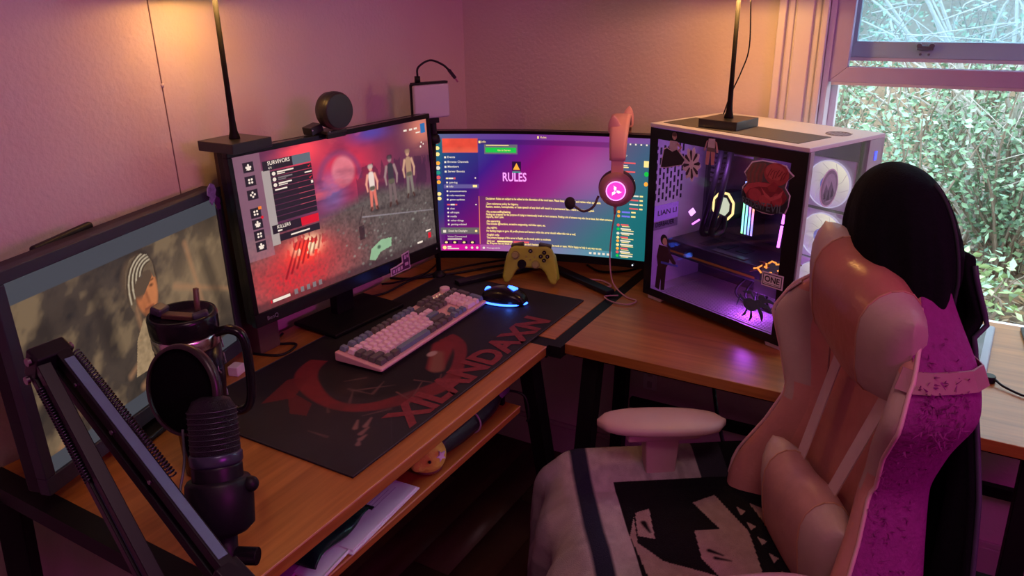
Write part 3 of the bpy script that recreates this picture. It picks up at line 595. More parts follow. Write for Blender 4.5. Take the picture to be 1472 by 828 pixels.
lgm = M(); put_text(lgm, 'BenQ', -GW/2+.018, GZ-GH/2-.020, .009, lambda a, b: (a, -.0052+(b-GZ)*math.tan(GT), b)); lgm.build('logo', mat('logo_grey', (.22, .22, .24), .4), gmn, fix=False)
M().lathe([(.0025, -.001), (.0022, 0), (1e-4, .0003)], 10, (GW/2-.006, -.0048+(-GH/2-.015)*math.tan(GT), GZ-GH/2-.015), (R(90), 0, 0)).build('power_light', mat('dim_led', (.3, .3, .32), .3), gmn)
M().bx(-.05, .05, .034, .060, GZ-.14, GZ+.09).build('mount_plate', black, gmn, bevel=.004)
M().bx(-.030, .030, .046, .075, .012, GZ-.02).build('neck', blackm, gmn, bevel=.006)
M().bx(-.12, .12, -.040, .110, .0045, .015).build('base', blackm, gmn, bevel=.004)
st = thing('sticker', 'small purple outlined sticker hanging off the lower edge of the game monitor', 'sticker', (.155, -.744, DZ), R(-4.2+90))
fs = lambda a, b, c: (a, c+(b-GZ)*math.tan(GT), b)
z0 = GZ-GH/2-.034; SP = [(.105, z0-.004), (.105, z0+.016), (.128, z0+.018), (.150, z0+.022), (.150, z0+.042), (.178, z0+.046), (.178, z0-.002), (.150, z0-.002)]
M().prism(SP, -.0075, -.0060, fs).build('border', mat('sticker_white', (.66, .55, .68), .5), st)
inn = [(.108, z0-.001), (.108, z0+.013), (.130, z0+.0145), (.153, z0+.019), (.153, z0+.039), (.175, z0+.0425), (.175, z0+.001), (.150, z0+.001)]
M().prism(inn, -.0082, -.0070, fs).build('print', mat('sticker_purple', (.085, .012, .085), .5), st)
mk = M()
for x0, x1, a, b in ((.111, .119, .002, .011), (.122, .126, .002, .012), (.129, .138, .003, .013), (.141, .148, .004, .014), (.157, .164, .028, .038), (.167, .172, .030, .038), (.158, .171, .010, .018)): mk.prism([(x0, z0+a), (x1, z0+a), (x1, z0+b), (x0, z0+b)], -.0088, -.008, fs)
mk.build('marks', mat('sticker_mark', (.60, .40, .62), .5), st)

# ---- left monitor: portrait picture on screen
LW, LH, LZ, LT = .518, .324, .965-DZ, R(0.2)
lmn = thing('monitor', 'wide framed matte monitor with a letterboxed picture of a white haired head', 'monitor', (.143, -1.302, DZ), R(16.3+90))
def movie(U, V):
    X = U*LW/LH; Y = 1-V; img = np.zeros(U.shape+(3,)); n = fbm(X*1.0, Y, 3, 51, 4); n2 = fbm(X+.4*Y, Y, 7, 61, 4); n3 = fbm(X, Y, 40, 71, 2)
    img[:] = srgb(74, 62, 54)*(.35+1.1*n[..., None]); mixc(img, np.clip((n2-.50)*5, 0, 1)*.75, srgb(140, 116, 88)); mixc(img, np.clip((.42-n2)*5, 0, 1)*.8, srgb(40, 38, 38)); mixc(img, np.exp(-(((U-.88)/.22)**2+((Y-.45)/.25)**2))*.5, srgb(170, 140, 105))
    for a, b, w in (((.62, .78), (.95, .60), .016), ((.70, .88), (1.0, .78), .022), ((.05, .95), (.35, .70), .03), ((1.25, .2), (1.35, .75), .02), ((1.1, .42), (1.6, .62), .02), ((.75, .2), (.78, .7), .02)): mixc(img, sm(seg(X, Y, a, b, w, w*.5), .03)*.6, srgb(176, 128, 92))
    for a, b, w in (((.15, .3), (.22, .8), .05), ((.50, .25), (.55, .6), .05), ((1.40, .3), (1.50, .7), .05)): mixc(img, sm(seg(X, Y, a, b, w, w), .06)*.6, srgb(44, 38, 36))
    # head and shoulders
    cx = .82; Y0_ = Y; Y = Y+.115; mixc(img, poly(X, Y, [(cx-.16, .92), (cx-.10, .72), (cx-.02, .62), (cx+.12, .62), (cx+.24, .74), (cx+.30, .92)]), srgb(168, 140, 106)*(.65+.6*n3[..., None])); mixc(img, poly(X, Y, [(cx-.02, .62), (cx+.10, .62), (cx+.05, .80)])*.6, srgb(84, 64, 50)); mixc(img, sm(seg(X, Y, (cx+.01, .64), (cx+.05, .90), .004), .01), srgb(92, 76, 58))
    mixc(img, sm(np.hypot((X-cx-.03)/.115, (Y-.40)/.165)*.1-.1, .02), srgb(52, 42, 36)); mixc(img, sm(np.hypot((X-cx-.04)/.088, (Y-.465)/.155)*.1-.1, .02), srgb(190, 112, 70)*(.8+.35*n3[..., None]))
    mixc(img, sm(np.hypot((X-cx-.09)/.045, (Y-.46)/.12)*.1-.1, .03)*.6, srgb(214, 134, 84)); mixc(img, sm(seg(X, Y, (cx+.035, .47), (cx+.05, .54), .008), .02)*.5, srgb(120, 66, 44))
    for ex in (cx+.0, cx+.088): mixc(img, sm(np.hypot((X-ex)/1.7, Y-.455)-.009, .012)*.8, srgb(50, 34, 30)); mixc(img, sm(seg(X, Y, (ex-.022, .43), (ex+.022, .425), .005), .01)*.8, srgb(60, 38, 30))
    mixc(img, sm(seg(X, Y, (cx+.01, .575), (cx+.075, .572), .006), .012)*.8, srgb(112, 52, 44)); mixc(img, sm(np.hypot((X-cx-.04)/.062, (Y-.605)/.03)*.1-.1, .04)*.35, srgb(70, 46, 38))
    mixc(img, sm(np.hypot((X-cx+.005)/.125, (Y-.375)/.125)*.1-.1, .03)*(Y < .47-.9*(X-cx-.04)), srgb(96, 76, 60))
    capm_ = poly(X, Y, [(cx+.135, .42), (cx+.130, .33), (cx+.10, .275), (cx+.04, .250), (cx-.035, .262), (cx-.085, .315), (cx-.110, .40), (cx-.105, .50), (cx-.080, .56), (cx-.050, .52), (cx-.050, .45), (cx-.020, .395), (cx+.05, .360), (cx+.10, .365), (cx+.118, .42)])
    mixc(img, capm_, srgb(112, 92, 72)*(.8+.4*n3[..., None]))
    for k in range(9):
        t = k/8; f = lambda q: (cx+.11-.21*math.sin(q*1.7)*(.40+.62*t), .262+.055*(1-t)+.27*q*q*(.40+.62*t)-.02*t)
        for s0 in range(8): mixc(img, sm(seg(X, Y, f(s0/8), f((s0+1)/8), .0055, .0045), .008)*capm_*.9, srgb(206, 188, 160) if k % 2 else srgb(66, 52, 42))
    Y = Y0_
    bar = (Y < .115) | (Y > .915); mixc(img, bar.astype(float), srgb(74, 76, 84)); return img*.78
ls = painted('screen', lmn, 360, 225, screen_fn(LW, LH, LZ, LT), movie, vmat('movie_screen', 1.05, .45, spec=.15))
slate = mat('slate_plastic', (.030, .034, .046), .55)
bezel_frame(LW, LH, LZ, LT, .020, .030, .020, -.006).build('bezel', slate, lmn, bevel=.002)
back_shell(LW, LH, LZ, LT, .019, .028, .012, .026).build('back_shell', black, lmn, bevel=.003)
M().bx(-.03, .03, .036, .058, .012, LZ).build('neck', black, lmn, bevel=.005)
M().bx(-.12, .12, -.030, .075, 0, .012).build('base', black, lmn, bevel=.004)
M().box((-.09, .046, LZ+LH/2+.014), (.13, .014, .020), (0, R(-3), 0)).build('cable_cover', black, lmn, bevel=.006, seg=3)
ch = thing('keychain_charm', 'tiny blue and purple acrylic charm hooked on the framed monitor corner', 'charm', (.143, -1.302, DZ), R(16.3+90))
cx0, cz0 = LW/2-.014, LZ+LH/2+.006
pts = [(.5, 1.0), (.8, .9), (.95, .62), (.8, .42), (.92, .2), (.72, .0), (.55, .14), (.38, -.02), (.2, .18), (.3, .38), (.08, .5), (.16, .8)]
M().prism([(cx0-.020+x*.034, cz0-.016+y*.044) for x, y in pts], -.0095, -.0070, lambda a, b, c: (a, c, b)).build('tag', mat('charm_blue', (.34, .38, .80), .3, noise=.8, scale=160), ch)
M().prism([(cx0-.002+x*.020, cz0-.030+y*.028) for x, y in pts], -.0125, -.0100, lambda a, b, c: (a, c, b)).build('tag', mat('charm_violet', (.10, .03, .14), .3, noise=.6, scale=200), ch)
M().tube([(cx0+.010+.008*math.cos(a), -.010, cz0-.020+.008*math.sin(a)) for a in np.linspace(0, 2*PI, 20)], .0009, 6).build('ring', mat('charm_ring', (.7, .55, .3), .25, 1.), ch, smooth=True)

# ---- right monitor: curved, chat rules on screen
CW, CH, CZ, CT, SAG = .598, .336, .986-DZ, R(1.2), .030
cmn = thing('monitor', 'curved black monitor showing a purple and teal chat page headed rules', 'monitor', (.404, -.261, DZ), R(-71.9+90))
def chat(U, V):
    Y = 1-V; img = np.zeros(U.shape+(3,)); t = U*.75+Y*.42
    stops = [(0., srgb(22, 120, 112)), (.14, srgb(38, 62, 122)), (.30, srgb(54, 22, 116)), (.46, srgb(120, 10, 100)), (.60, srgb(132, 34, 112)), (.78, srgb(84, 84, 130)), (.95, srgb(34, 112, 118)), (1.2, srgb(16, 104, 104))]
    for k in range(3): img[..., k] = np.interp(t+.0*fbm(U, Y, 3, 5), [s[0] for s in stops], [s[1][k] for s in stops])
    mixc(img, np.exp(-(((U-.74)/.14)**2+((Y-.30)/.22)**2))*.35, srgb(176, 84, 150)); mixc(img, np.exp(-(((U-.08)/.18)**2+((Y-.98)/.16)**2))*.9, srgb(130, 12, 130)); mixc(img, rect(U, Y, 0, 1, 0, .045)*.5, srgb(110, 60, 140))
    mixc(img, rect(U, Y, .04, .205, .065, .955)*.30, srgb(20, 20, 70)); mixc(img, rect(U, Y, 0, .04, .03, 1)*.35, srgb(10, 70, 76)); mixc(img, rect(U, Y, .205, .845, .52, .945)*.42, srgb(90, 20, 50)*(1-U[..., None])+srgb(40, 90, 100)*U[..., None])
    mixc(img, rect(U, Y, .205, .845, .045, .085)*.5, srgb(60, 20, 84)); mixc(img, rect(U, Y, .845, 1, .045, 1)*.55, srgb(12, 80, 88)); mixc(img, rect(U, Y, .205, .845, .945, 1)*.55, srgb(190, 70, 150)*(1-U[..., None])+srgb(30, 150, 165)*U[..., None])
    mixc(img, rect(U, Y, .02, .205, .945, 1)*.7, srgb(200, 20, 140)); mixc(img, rect(U, Y, .02, .205, .80, .85)*.7, srgb(92, 104, 84)); mixc(img, rect(U, Y, .02, .205, .85, .945)*.5, srgb(70, 8, 90))
    n = fbm(U*1.8, Y, 9, 13); m = rect(U, Y, .045, .205, .040, .155); mixc(img, m, srgb(200, 66, 50)*(.6+.8*n[..., None])); mixc(img, m*np.clip((Y-.10)*12, 0, 1)*.6, srgb(215, 110, 84))
    mixc(img, rect(U, Y, .045, .205, .418, .452)*.55, srgb(110, 100, 150)); return img*1.0
csn = painted('screen', cmn, 220, 120, screen_fn(CW, CH, CZ, CT, 0, SAG), chat, vmat('chat_screen', 1.35, .4, spec=.15))
ik = Ink(flat_fn(CW, CH, CZ, CT, -.0009, SAG)); T = lambda c, b, x, y, h=.018, w=None, **k: ik.text(c, b, x, y, h, CW, CH, w, **k)
T('m', 'RULES', .322, .388, .070, .112, bold=.05); ik.rect('k', .366, .225, .408, .300); ik.poly('o', [(.371, .292), (.387, .236), (.403, .292)]); ik.rect('k', .385, .256, .389, .276); ik.rect('e', .368, .306, .406, .318)
ik.rect('q', .237, .085, .392, .165); ik.rect('g', .243, .112, .386, .152); T('y', 'Go to Server', .30, .139, .014)
ik.rect('y', .246, .090, .352, .096); T('y', 'Rules', .500, .030, .016); ik.rect('y', .485, .014, .492, .034); T('y', 'info', .225, .072, .018); ik.rect('y', .212, .056, .221, .076); ik.dot('y', .822, .075, .006, .010)
ik.rect('f', .2060, .52, .2095, .94)
lines = [(.548, 'Disclaimer: Rules are subject to be edited at the discretion of the mod team. Please keep this in mind and review when applicable.', .545), (.592, '-Zero tolerance policy for bigotry.', .155), (.617, 'Racism, sexism, homophobia, or hate speech of any kind will result in a permanent ban. There may be no appeal.', .515),
         (.660, '-No screen-sniffing/leaking.', .118), (.684, 'Finding any streamer for the purpose of trying to intentionally break or hurt someone. Posting a lot of streams may also be an issue, but when someone', .600), (.706, 'reports, don\'t join.', .085), (.742, '-No spamming.', .068), (.766, 'This includes @mentions, excessive soapposting, mic/video spam, etc.', .285),
         (.802, '-No NSFW.', .052), (.828, 'No flashing images or gore. All profile photos and banners within the server should reflect this rule as well.', .430), (.862, '-English only.', .062), (.888, 'The primary language of this server is English, so the mods prefer to moderate.', .312), (.918, '-Stick your', .040), (.938, 'So, if anyone has any issues or questions, please don\'t hesitate and reach out the mods or team. We\'re happy to help in any way we can.', .555)]
for y, s, w in lines: T('y', s, .240, y, .0175, w, bold=.07)
ik.rect('y', .290, .905, .365, .919); ik.rect('p', .370, .905, .445, .919)
for k, s in enumerate(('Events', 'Browse Channels', 'Members', 'Server Boosts')): T('w', s, .066, .197+k*.040, .017, bold=.03); ik.rect('w', .051, .183+k*.04, .060, .199+k*.04)
ik.rect('y', .055, .362, .066, .374); ik.rect('w', .068, .362, .09, .374); ik.rect('p', .092, .360, .10, .376)
for y, s in ((.410, 'join-log'), (.444, 'info'), (.484, 'announcements'), (.520, 'role-reactions'), (.556, 'game-updates'), (.634, 'chat'), (.668, 'off-topic'), (.702, 'media'), (.738, 'other-things'), (.772, 'gaming-related')): T('w', s, .070, y, .0155, bold=.03); ik.dot('w', .060, y-.007, .0045, .008)
ik.rect('p', .056, .586, .070, .599); ik.rect('w', .072, .586, .092, .599); ik.rect('p', .094, .586, .104, .599)
for y in (.365, .592): ik.dot('w', .193, y, .004, .006)
ik.rect('y', .180, .424, .200, .444); T('w', 'Dead by Daylight', .058, .830, .016, bold=.03); ik.dot('y', .190, .823, .006, .010); ik.rect('w', .032, .815, .046, .838)
T('w', 'Voice Connected', .052, .880, .016); ik.rect('w', .052, .890, .120, .900)
for x in (.045, .085, .130, .170): ik.rect('k', x-.012, .912, x+.014, .938); ik.dot('y', x, .925, .007, .009)
ik.dot('y', .036, .972, .009, .016); ik.rect('w', .050, .958, .068, .970); ik.rect('w', .050, .976, .105, .985)
for x in (.140, .168, .193): ik.dot('w', x, .972, .006, .011)
ik.dot('w', .225, .972, .006, .010); T('w', 'Message #info', .240, .978, .014)
for k in range(5): ik.rect('w', .735+k*.021, .962, .747+k*.021, .980)
for k, y in enumerate((.065, .115, .165, .24, .28, .32, .36, .40, .50, .54)): ik.dot(('p', 'y', 'y', 'o', 'w', 'e', 'p', 'o', 'y', 'y')[k], .021, y, .010, .016)
ik.rect('w', .0, .11, .003, .15)
T('w', 'Search', .862, .088, .014); T('w', 'Activity', .862, .146, .014)
for k, y in enumerate((.205, .275, .345)): ik.dot('p' if k < 2 else 'w', .870, y-.006, .006, .010); ik.rect('p' if k < 2 else 'w', .880, y-.012, .935, y); ik.rect('w', .880 if k < 2 else .863, y+.012, .900, y+.020); ik.rect('y', .862, y+.026, .905, y+.035)
ik.rect('y', .972, .175, .993, .225); ik.dot('g', .985, .28, .010, .020); ik.dot('o', .985, .36, .009, .018)
for k, y in enumerate((.455, .490, .525, .56)): ik.rect('p' if k % 2 else 'w', .915, y, .955, y+.012); ik.rect('y', .960, y, .975, y+.012)
for k, y in enumerate((.60, .635)): ik.dot('o', .868, y, .007, .012); ik.rect('b', .882, y-.008, .92, y+.006); ik.rect('y', .925, y-.008, .945, y+.004)
for k, y in enumerate((.710, .745, .780, .815, .845, .878, .910, .940, .972)): ik.dot(('p', 'g', 'w', 'y', 'o', 'y', 'o', 'p', 'g')[k], .868, y, .007, .012); ik.rect('w' if k % 3 else 'p', .880, y-.010, .880+.035+.012*(k % 3), y+.002); ik.rect('y', .885, y+.006, .92+.02*(k % 2), y+.012)
for k in range(4): ik.rect('w', .905+k*.024, .045, .912+k*.024, .058)
ik.build(csn, {'k': ('dark_tile', srgb(40, 12, 60), .9), 'q': ('card', srgb(110, 110, 120), .9), 'g': ('button', srgb(24, 190, 70), 1.1), 'm': ('heading', srgb(232, 150, 230), 1.3), 'o': ('warning_mark', srgb(250, 170, 60), 1.1), 'e': ('underline', srgb(40, 150, 130), 1.), 'y': ('paragraph', srgb(250, 222, 140), 1.15), 'f': ('rule_bar', srgb(232, 130, 96), 1.), 'w': ('caption', srgb(236, 226, 206), 1.), 'p': ('badge', srgb(236, 92, 96), 1.), 'b': ('badge', srgb(120, 120, 236), 1.)})
bezel_frame(CW, CH, CZ, CT, .009, .022, .014, -.003, SAG, 16).build('bezel', gloss, cmn)
back_shell(CW, CH, CZ, CT, .008, .021, .004, .028, SAG, 16).build('back_shell', black, cmn)
M().ell((CW/2-.035, -.006, CZ-CH/2-.012), (.0018, .001, .0018), 8, 6).build('power_light', emat('white_led', (.7, .8, 1), 3), cmn)
M().bx(-.026, .026, .060, .092, .03, CZ+.02).build('neck', black, cmn, bevel=.006)
M().bx(-.04, .04, .052, .07, CZ-.06, CZ+.06).build('mount_plate', black, cmn, bevel=.004)
for sx in (-1, 1): M().bar((sx*.01, .085, .012), (sx*.215, -.105, .009), .030, .014).build('foot', black, cmn, bevel=.004)
M().bar((0, .06, .014), (0, .13, .012), .03, .016).build('foot', black, cmn, bevel=.004)

# ================================================================== LAMPS
goldin = mat('shade_lining', (.80, .62, .36), .5)
def lamp(loc, rz, label, cord, watt):
    t = thing('table_lamp', label, 'lamp', loc, rz, 'pair of small black table lamps')
    M().bx(-.05, .05, -.05, .05, 0, .020).build('base', mat('lamp_base', (.018, .016, .015), .35), t, bevel=.0015)
    M().lathe([(.011, .019), (.0105, .024), (.0075, .036), (.0062, .055), (.0052, .12), (.0048, .30)], 16).build('pole', mat('lamp_pole', (.008, .007, .006), .6, spec=.15), t, smooth=True)
    sh = M().lathe([(.080, .282), (.062, .400)], 40); sh.f = sh.f[:40]; sh.mi = sh.mi[:40]; sh.build('shade', [mat('lamp_shade', (.020, .018, .018), .7)], t, smooth=True, solid=.003)
    li = M().lathe([(.0775, .2835), (.060, .398)], 40); li.f = li.f[:40]; li.mi = li.mi[:40]; li.build('shade_lining', goldin, t, smooth=True)
    M().lathe([(.012, .30), (.013, .318), (.010, .325)], 16).build('socket', black, t, smooth=True)
    M().ell((0, 0, .345), (.019, .019, .023), 16, 10).build('bulb', emat('warm_bulb', (1., .62, .22), 25), t, smooth=True)
    sp = M()
    for k in range(3): sp.tube([(.008*math.cos(2.1*k), .008*math.sin(2.1*k), .318), (.0645*math.cos(2.1*k), .0645*math.sin(2.1*k), .392)], .0012, 5)
    sp.build('spider', black, t)
    if cord: M().tube(cord, .0016, 6).build('cord', black, t, smooth=True)
    l = light('lamp_bulb_light', 'POINT', (0, 0, .300), watt, (1., .53, .15), .018); l.parent = t; l.location = (.0, .0, .292); return t
c0 = bez((.029, 0, .285), (.024, .022, .18), (.008, .026, .125), (-.014, .024, .07), (-.026, .02, .024), n=20)
lamp((.131, -1.030, 1.2290), 0, 'small black table lamp standing behind the game monitor', None, 2.0)
lamp((.905, -.250, 1.2120), R(-15), 'small black table lamp with dangling cord on top of the computer case', c0, 3.8)
sbx = thing('storage_box', 'tall dark brown box behind the game monitor carrying a lamp', 'box', (.060, -.975, DZ))
bm_ = mat('brown_card', (.10, .065, .045), .8, noise=.2)
M().bx(-.032, .026, -.030, .030, 0, .460).build('body', bm_, sbx, bevel=.002); M().bx(-.034, .028, -.032, .032, .460, .479).build('lid', bm_, sbx, bevel=.002)

# ================================================================== WEBCAM
wc = thing('webcam', 'round black puck webcam clipped on top of the game monitor', 'webcam', (.155, -.744, DZ), R(-4.2+90))
WZ = GZ+GH/2+.012; wy = (GH/2)*math.tan(GT)
M().lathe([(.037, -.032), (.040, -.028), (.040, .004), (.0385, .006)], 40, (-.030, .0, WZ+.050), (R(-90), 0, R(-4))).build('rear_shell', mat('webcam_black', (.02, .019, .018), .4), wc, smooth=False, bevel=.001)
M().lathe([(.039, 0), (.042, .003), (.042, .017), (.040, .020)], 40, (-.030, -.026, WZ+.050) if 0 else (-.030, -.005, WZ+.050), (R(90), 0, R(-4))).build('ring', mat('webcam_black', (.02, .019, .018), .4), wc, bevel=.001)
M().lathe([(.038, 0), (.038, .002), (1e-4, .0022)], 40, (-.030, -.0245, WZ+.050), (R(90), 0, R(-4))).build('lens_cover', mat('lens_cover', (.012, .012, .022), .25), wc)
M().box((-.030, .010, WZ+.0035), (.060, .05, .007)).build('clip', mat('webcam_black', (.02, .019, .018), .4), wc, bevel=.0015)
M().box((-.030, -.0085, WZ-.004), (.055, .006, .012)).build('clip_lip', black, wc, bevel=.001)
M().box((-.070, .020, WZ+.012), (.035, .03, .018), (0, R(-12), 0)).build('hinge', MATS['webcam_black'], wc, bevel=.002)
for q in ((-.052, -.014, WZ+.006), (-.085, .004, WZ+.012)): M().lathe([(.0018, 0), (.0016, .001), (1e-4, .0012)], 8, q, (R(90), 0, 0)).build('screw', mat('screw_steel', (.6, .58, .55), .3, 1.), wc)

# ================================================================== PANEL LIGHT
pn = thing('panel_light', 'small square white panel light on a black clip with loose USB cable', 'light panel', (.152, -.396, DZ), R(62))
pz = .500
def pm(m, nm, mt, **k): return m.build(nm, mt, pn, **k)
pm(M().bx(-.052, .052, -.012, .004, pz-.044, pz+.044), 'diffuser', mat('panel_white', (.55, .50, .62), .35, noise=.03), bevel=.006)
pm(M().bx(-.053, .053, .002, .016, pz-.044, pz+.047), 'housing', black, bevel=.004)
pm(M().bx(-.052, .050, -.008, .010, pz+.0445, pz+.050), 'top_cap', black, bevel=.001)
pm(M().bx(-.013, .021, -.004, .014, pz-.058, pz-.045).lathe([(.011, 0), (.011, .028)], 16, (.004, .004, pz-.086)), 'bracket', black)
pm(M().lathe([(.017, 0), (.020, .006), (.017, .020), (.010, .026)], 20, (.004, .004, pz-.112)), 'ball_joint', black, smooth=True)
pm(M().tube([(.004, .004, pz-.11), (.004, .010, pz-.2), (.004, .012, .02)], .007, 10).lathe([(.020, 0), (.020, .008), (.008, .02)], 20, (.004, .012, .0)), 'stem', black, smooth=True)
pm(M().bx(-.040, -.028, -.004, .006, pz+.05, pz+.066).tube(bez((-.034, 0, pz+.064), (-.030, 0, pz+.088), (.002, -.004, pz+.104), (.036, -.008, pz+.092), (.056, -.012, pz+.074), n=24), .0028, 8), 'cable', black, smooth=True)
pm(M().bar((.052, -.012, pz+.078), (.068, -.016, pz+.056), .011, .008), 'plug', black, bevel=.001)
pm(M().bar((.067, -.016, pz+.057), (.074, -.018, pz+.046), .008, .004), 'plug_tip', mat('usb_steel', (.35, .2, .2), .3, 1.))

# ================================================================== HEADSET over the curved monitor
pinkp = mat('headset_pink', (.72, .36, .34), .5, noise=.05); pink2 = mat('headset_pink_dark', (.42, .19, .19), .55)
hs = thing('headset', 'pink headset with kitten ears and boom microphone hung over the curved monitor', 'headset', (.404, -.261, DZ), R(18.1))
hx, hy, hz, hr = .217, .030, .372, .085
arc = [(hx, hy+hr*math.sin(a)*1.0, hz+.085*math.cos(a)) for a in np.linspace(-1.75, 1.75, 30)]
rows = []
for i, a in enumerate(np.linspace(-1.75, 1.75, 30)):
    c = Vector(arc[i]); nn = Vector((0, math.sin(a), math.cos(a))); w = .021+.004*math.cos(a); tt = .006
    rows.append([c+Vector((x*w, 0, 0))+nn*y*tt for x, y in ((-1, -.6), (-.6, -1), (.6, -1), (1, -.6), (1, .6), (.6, 1), (-.6, 1), (-1, .6))])
M().loft(rows).build('headband', pinkp, hs, smooth=True)
M().loft([[p+Vector((0, 0, 0))+(Vector((hx, hy, hz))-Vector(arc[i+6])).normalized()*.008 for p in rows[i+6]] for i in range(18)]).build('cushion', pink2, hs, smooth=True)
for s_, nm in ((-1, 'front'), (1, 'rear')):
    y0 = hy+s_*.083
    M().bx(hx-.016, hx+.016, y0-.004, y0+.004, .300, hz-.005).build('slider', pinkp, hs, bevel=.003)
    M().lathe([(.036, -.006), (.044, .0), (.046, .010), (.042, .018), (.030, .021), (1e-4, .021)], 40, (hx, y0-s_*.002, .281), (R(-90*s_), 0, 0)).build('ear_cup', pink2 if s_ < 0 else pinkp, hs, smooth=True)
    M().lathe([(.047, 0), (.049, .010), (.044, .020), (.026, .022)], 40, (hx, y0-s_*.004, .281), (R(90*s_), 0, 0)).build('ear_pad', mat('pad_grey', (.10, .06, .07), .8), hs, smooth=True)
    er = []
    for i in range(9):
        t = i/8; w = .0185*(math.sin(PI*(.40+.60*t))**.6 if t < 1 else .02); er.append([(hx-(.010 if s_ < 0 else -.010)+w*math.cos(b)-.006*s_*t*-1, hy+s_*(.052+.010*t)+w*.36*math.sin(b), hz+.046+(.050 if s_ < 0 else .058)*t) for b in [2*PI*k/16 for k in range(16)]])
    M().loft(er).build('cat_ear', pinkp, hs, smooth=True, sub=1)
y0 = hy-.083
lo_ = Vector((hx, y0-.0235, .281))
M().lathe([(.0245, 0), (.0245, .0012), (1e-4, .0014)], 32, lo_, (R(90), 0, 0)).build('light_disc', emat('magenta_disc', (.95, .05, .55), 1.2), hs)
M().tube([lo_+Vector((.0245*math.cos(a), -.001, .0245*math.sin(a))) for a in np.linspace(0, 2*PI, 36)], .0014, 6).build('light_ring', emat('violet_ring', (.85, .30, 1.), 2.2), hs, smooth=True)
sk = M()
for k in range(3):
    a = R(90+120*k+12); b0 = a+R(28)
    P_ = [lo_+Vector((r_*math.cos(b), -.0022, r_*math.sin(b))) for r_, b in ((.003, a-.6), (.010, a-.35), (.0165, a+.25), (.0125, a+.15), (.0085, b0), (.0035, b0+.5))]
    sk.add(P_, [tuple(range(6))])
sk.build('logo', emat('white_logo', (1., .86, .95), 1.6), hs, fix=False)
M().tube(bez((hx-.046, y0-.008, .262), (hx-.058, y0-.022, .236), (.134, y0-.026, .224), (.108, y0-.024, .238), n=20), .0032, 8).build('mic_boom', mat('boom_grey', (.09, .05, .055), .5), hs, smooth=True)
M().ell((.098, y0-.024, .244), (.0145, .014, .017), 18, 12).build('mic_foam', mat('foam', (.035, .026, .03), .95, bump=.6, bscale=400), hs, smooth=True)
M().tube([(.215, y0-.004, .236), (.215, y0-.004, .214)], [.0045, .003], 8).build('strain_relief', pink2, hs, smooth=True)
M().tube(bez((.215, y0-.004, .216), (.208, y0-.006, .16), (.206, y0-.008, .09), (.218, y0-.03, .03), (.255, y0-.06, .004), (.285, y0-.085, .004), (.265, y0-.115, .004), (.225, y0-.105, .004), (.20, y0-.07, .004), (.235, y0-.055, .004), n=60), .0020, 6).build('cord', mat('cord_pink', (.50, .28, .28), .6), hs, smooth=True)
pc_ = M().tube(bez((.345, -.055, .7525), (.40, -.10, .7525) if 0 else (.41, -.16, .753), (.50, -.235, .753), (.56, -.262, .753), (.615, -.235, .753), (.575, -.205, .753), (.53, -.215, .753), n=48), .0026, 6)
tag(pc_.build('usb_cable', mat('cord_salmon', (.60, .33, .33), .6), smooth=True), 'coiled pale pink USB cable lying behind the controller', 'cable')

# ================================================================== GAME CONTROLLER
ct = thing('game_controller', 'yellow game controller propped upright below the curved monitor', 'game controller', (.418, -.338, DZ), R(21))
yel = mat('controller_yellow', (.46, .50, .05), .45, noise=.04)
ho = [(0, .58), (.3, .585), (.58, .60), (.76, .50), (.88, .18), (.97, -.30), (1.0, -.56), (.95, -.74), (.83, -.78), (.70, -.66), (.54, -.34), (.40, -.20), (.15, -.19)]
ol = ho+[(-x, y) for x, y in reversed(ho) if x > 0]
tlt = R(14); k_ = .0765
def cf(x, z, y): z0_ = (z+.78)*k_+.006; return (x*k_, y*math.cos(tlt)+z0_*math.sin(tlt), z0_*math.cos(tlt)-y*math.sin(tlt)+.004)
body = M().prism(ol, -.012, .014, lambda a, b, c: cf(a, b, c))
for sx in (-1, 1):
    P0, P1 = Vector(cf(sx*.62, .22, .006)), Vector(cf(sx*.90, -.64, .012)); body.tube([P0, P0*.5+P1*.5, P1], [.022, .0185, .0135], 16)
soft(body.build('shell', yel, ct, smooth=True), .0028, 14, .5)
def cdisc(nm, mt, x, z, r, y0, y1, taper=1.): return M().tube([cf(x, z, y0), cf(x, z, y1)], [r, r*taper], 24).build(nm, mt, ct, bevel=.0006)
cdisc('guide_button', gloss, 0, .42, .0058, -.008, -.0145); cdisc('direction_pad', gloss, -.30, -.06, .0125, -.008, -.0148)
for nm, x, z in (('thumbstick', -.54, .26), ('thumbstick', .20, -.06)):
    cdisc(nm+'_ring', mat('stick_ring', (.30, .28, .07), .6), x, z, .0118, -.006, -.0142); s_ = cdisc(nm, mat('stick_dark', (.16, .15, .06), .6), x, z, .0062, -.012, -.021); cdisc(nm+'_cap', mat('stick_cap', (.34, .31, .11), .55), x, z, .0090, -.020, -.0245, .92)
for x, z in ((.50, .10), (.50, .38), (.38, .24), (.62, .24)): cdisc('face_button', gloss, x, z, .0056, -.008, -.0165)
lt_ = M()
for ch_, x, z in (('A', .50, .10), ('Y', .50, .38), ('X', .38, .24), ('B', .62, .24)): put_text(lt_, ch_, x*k_, z*k_-.0022, .0042, lambda a, b: cf(a/k_, b/k_, -.0168), align='c')
lt_.build('button_letters', mat('letter_grey', (.5, .5, .45), .5), ct, fix=False)
gx_ = M(); put_text(gx_, 'X', 0, .42*k_-.0026, .0055, lambda a, b: cf(a/k_, b/k_, -.0148), align='c'); gx_.build('guide_mark', mat('guide_white', (.6, .6, .55), .5), ct, fix=False)
for x, z in ((-.15, .22), (.15, .22), (0, .12)): cdisc('menu_button', mat('menu_yellow', (.40, .38, .08), .5), x, z, .0030, -.008, -.0142)
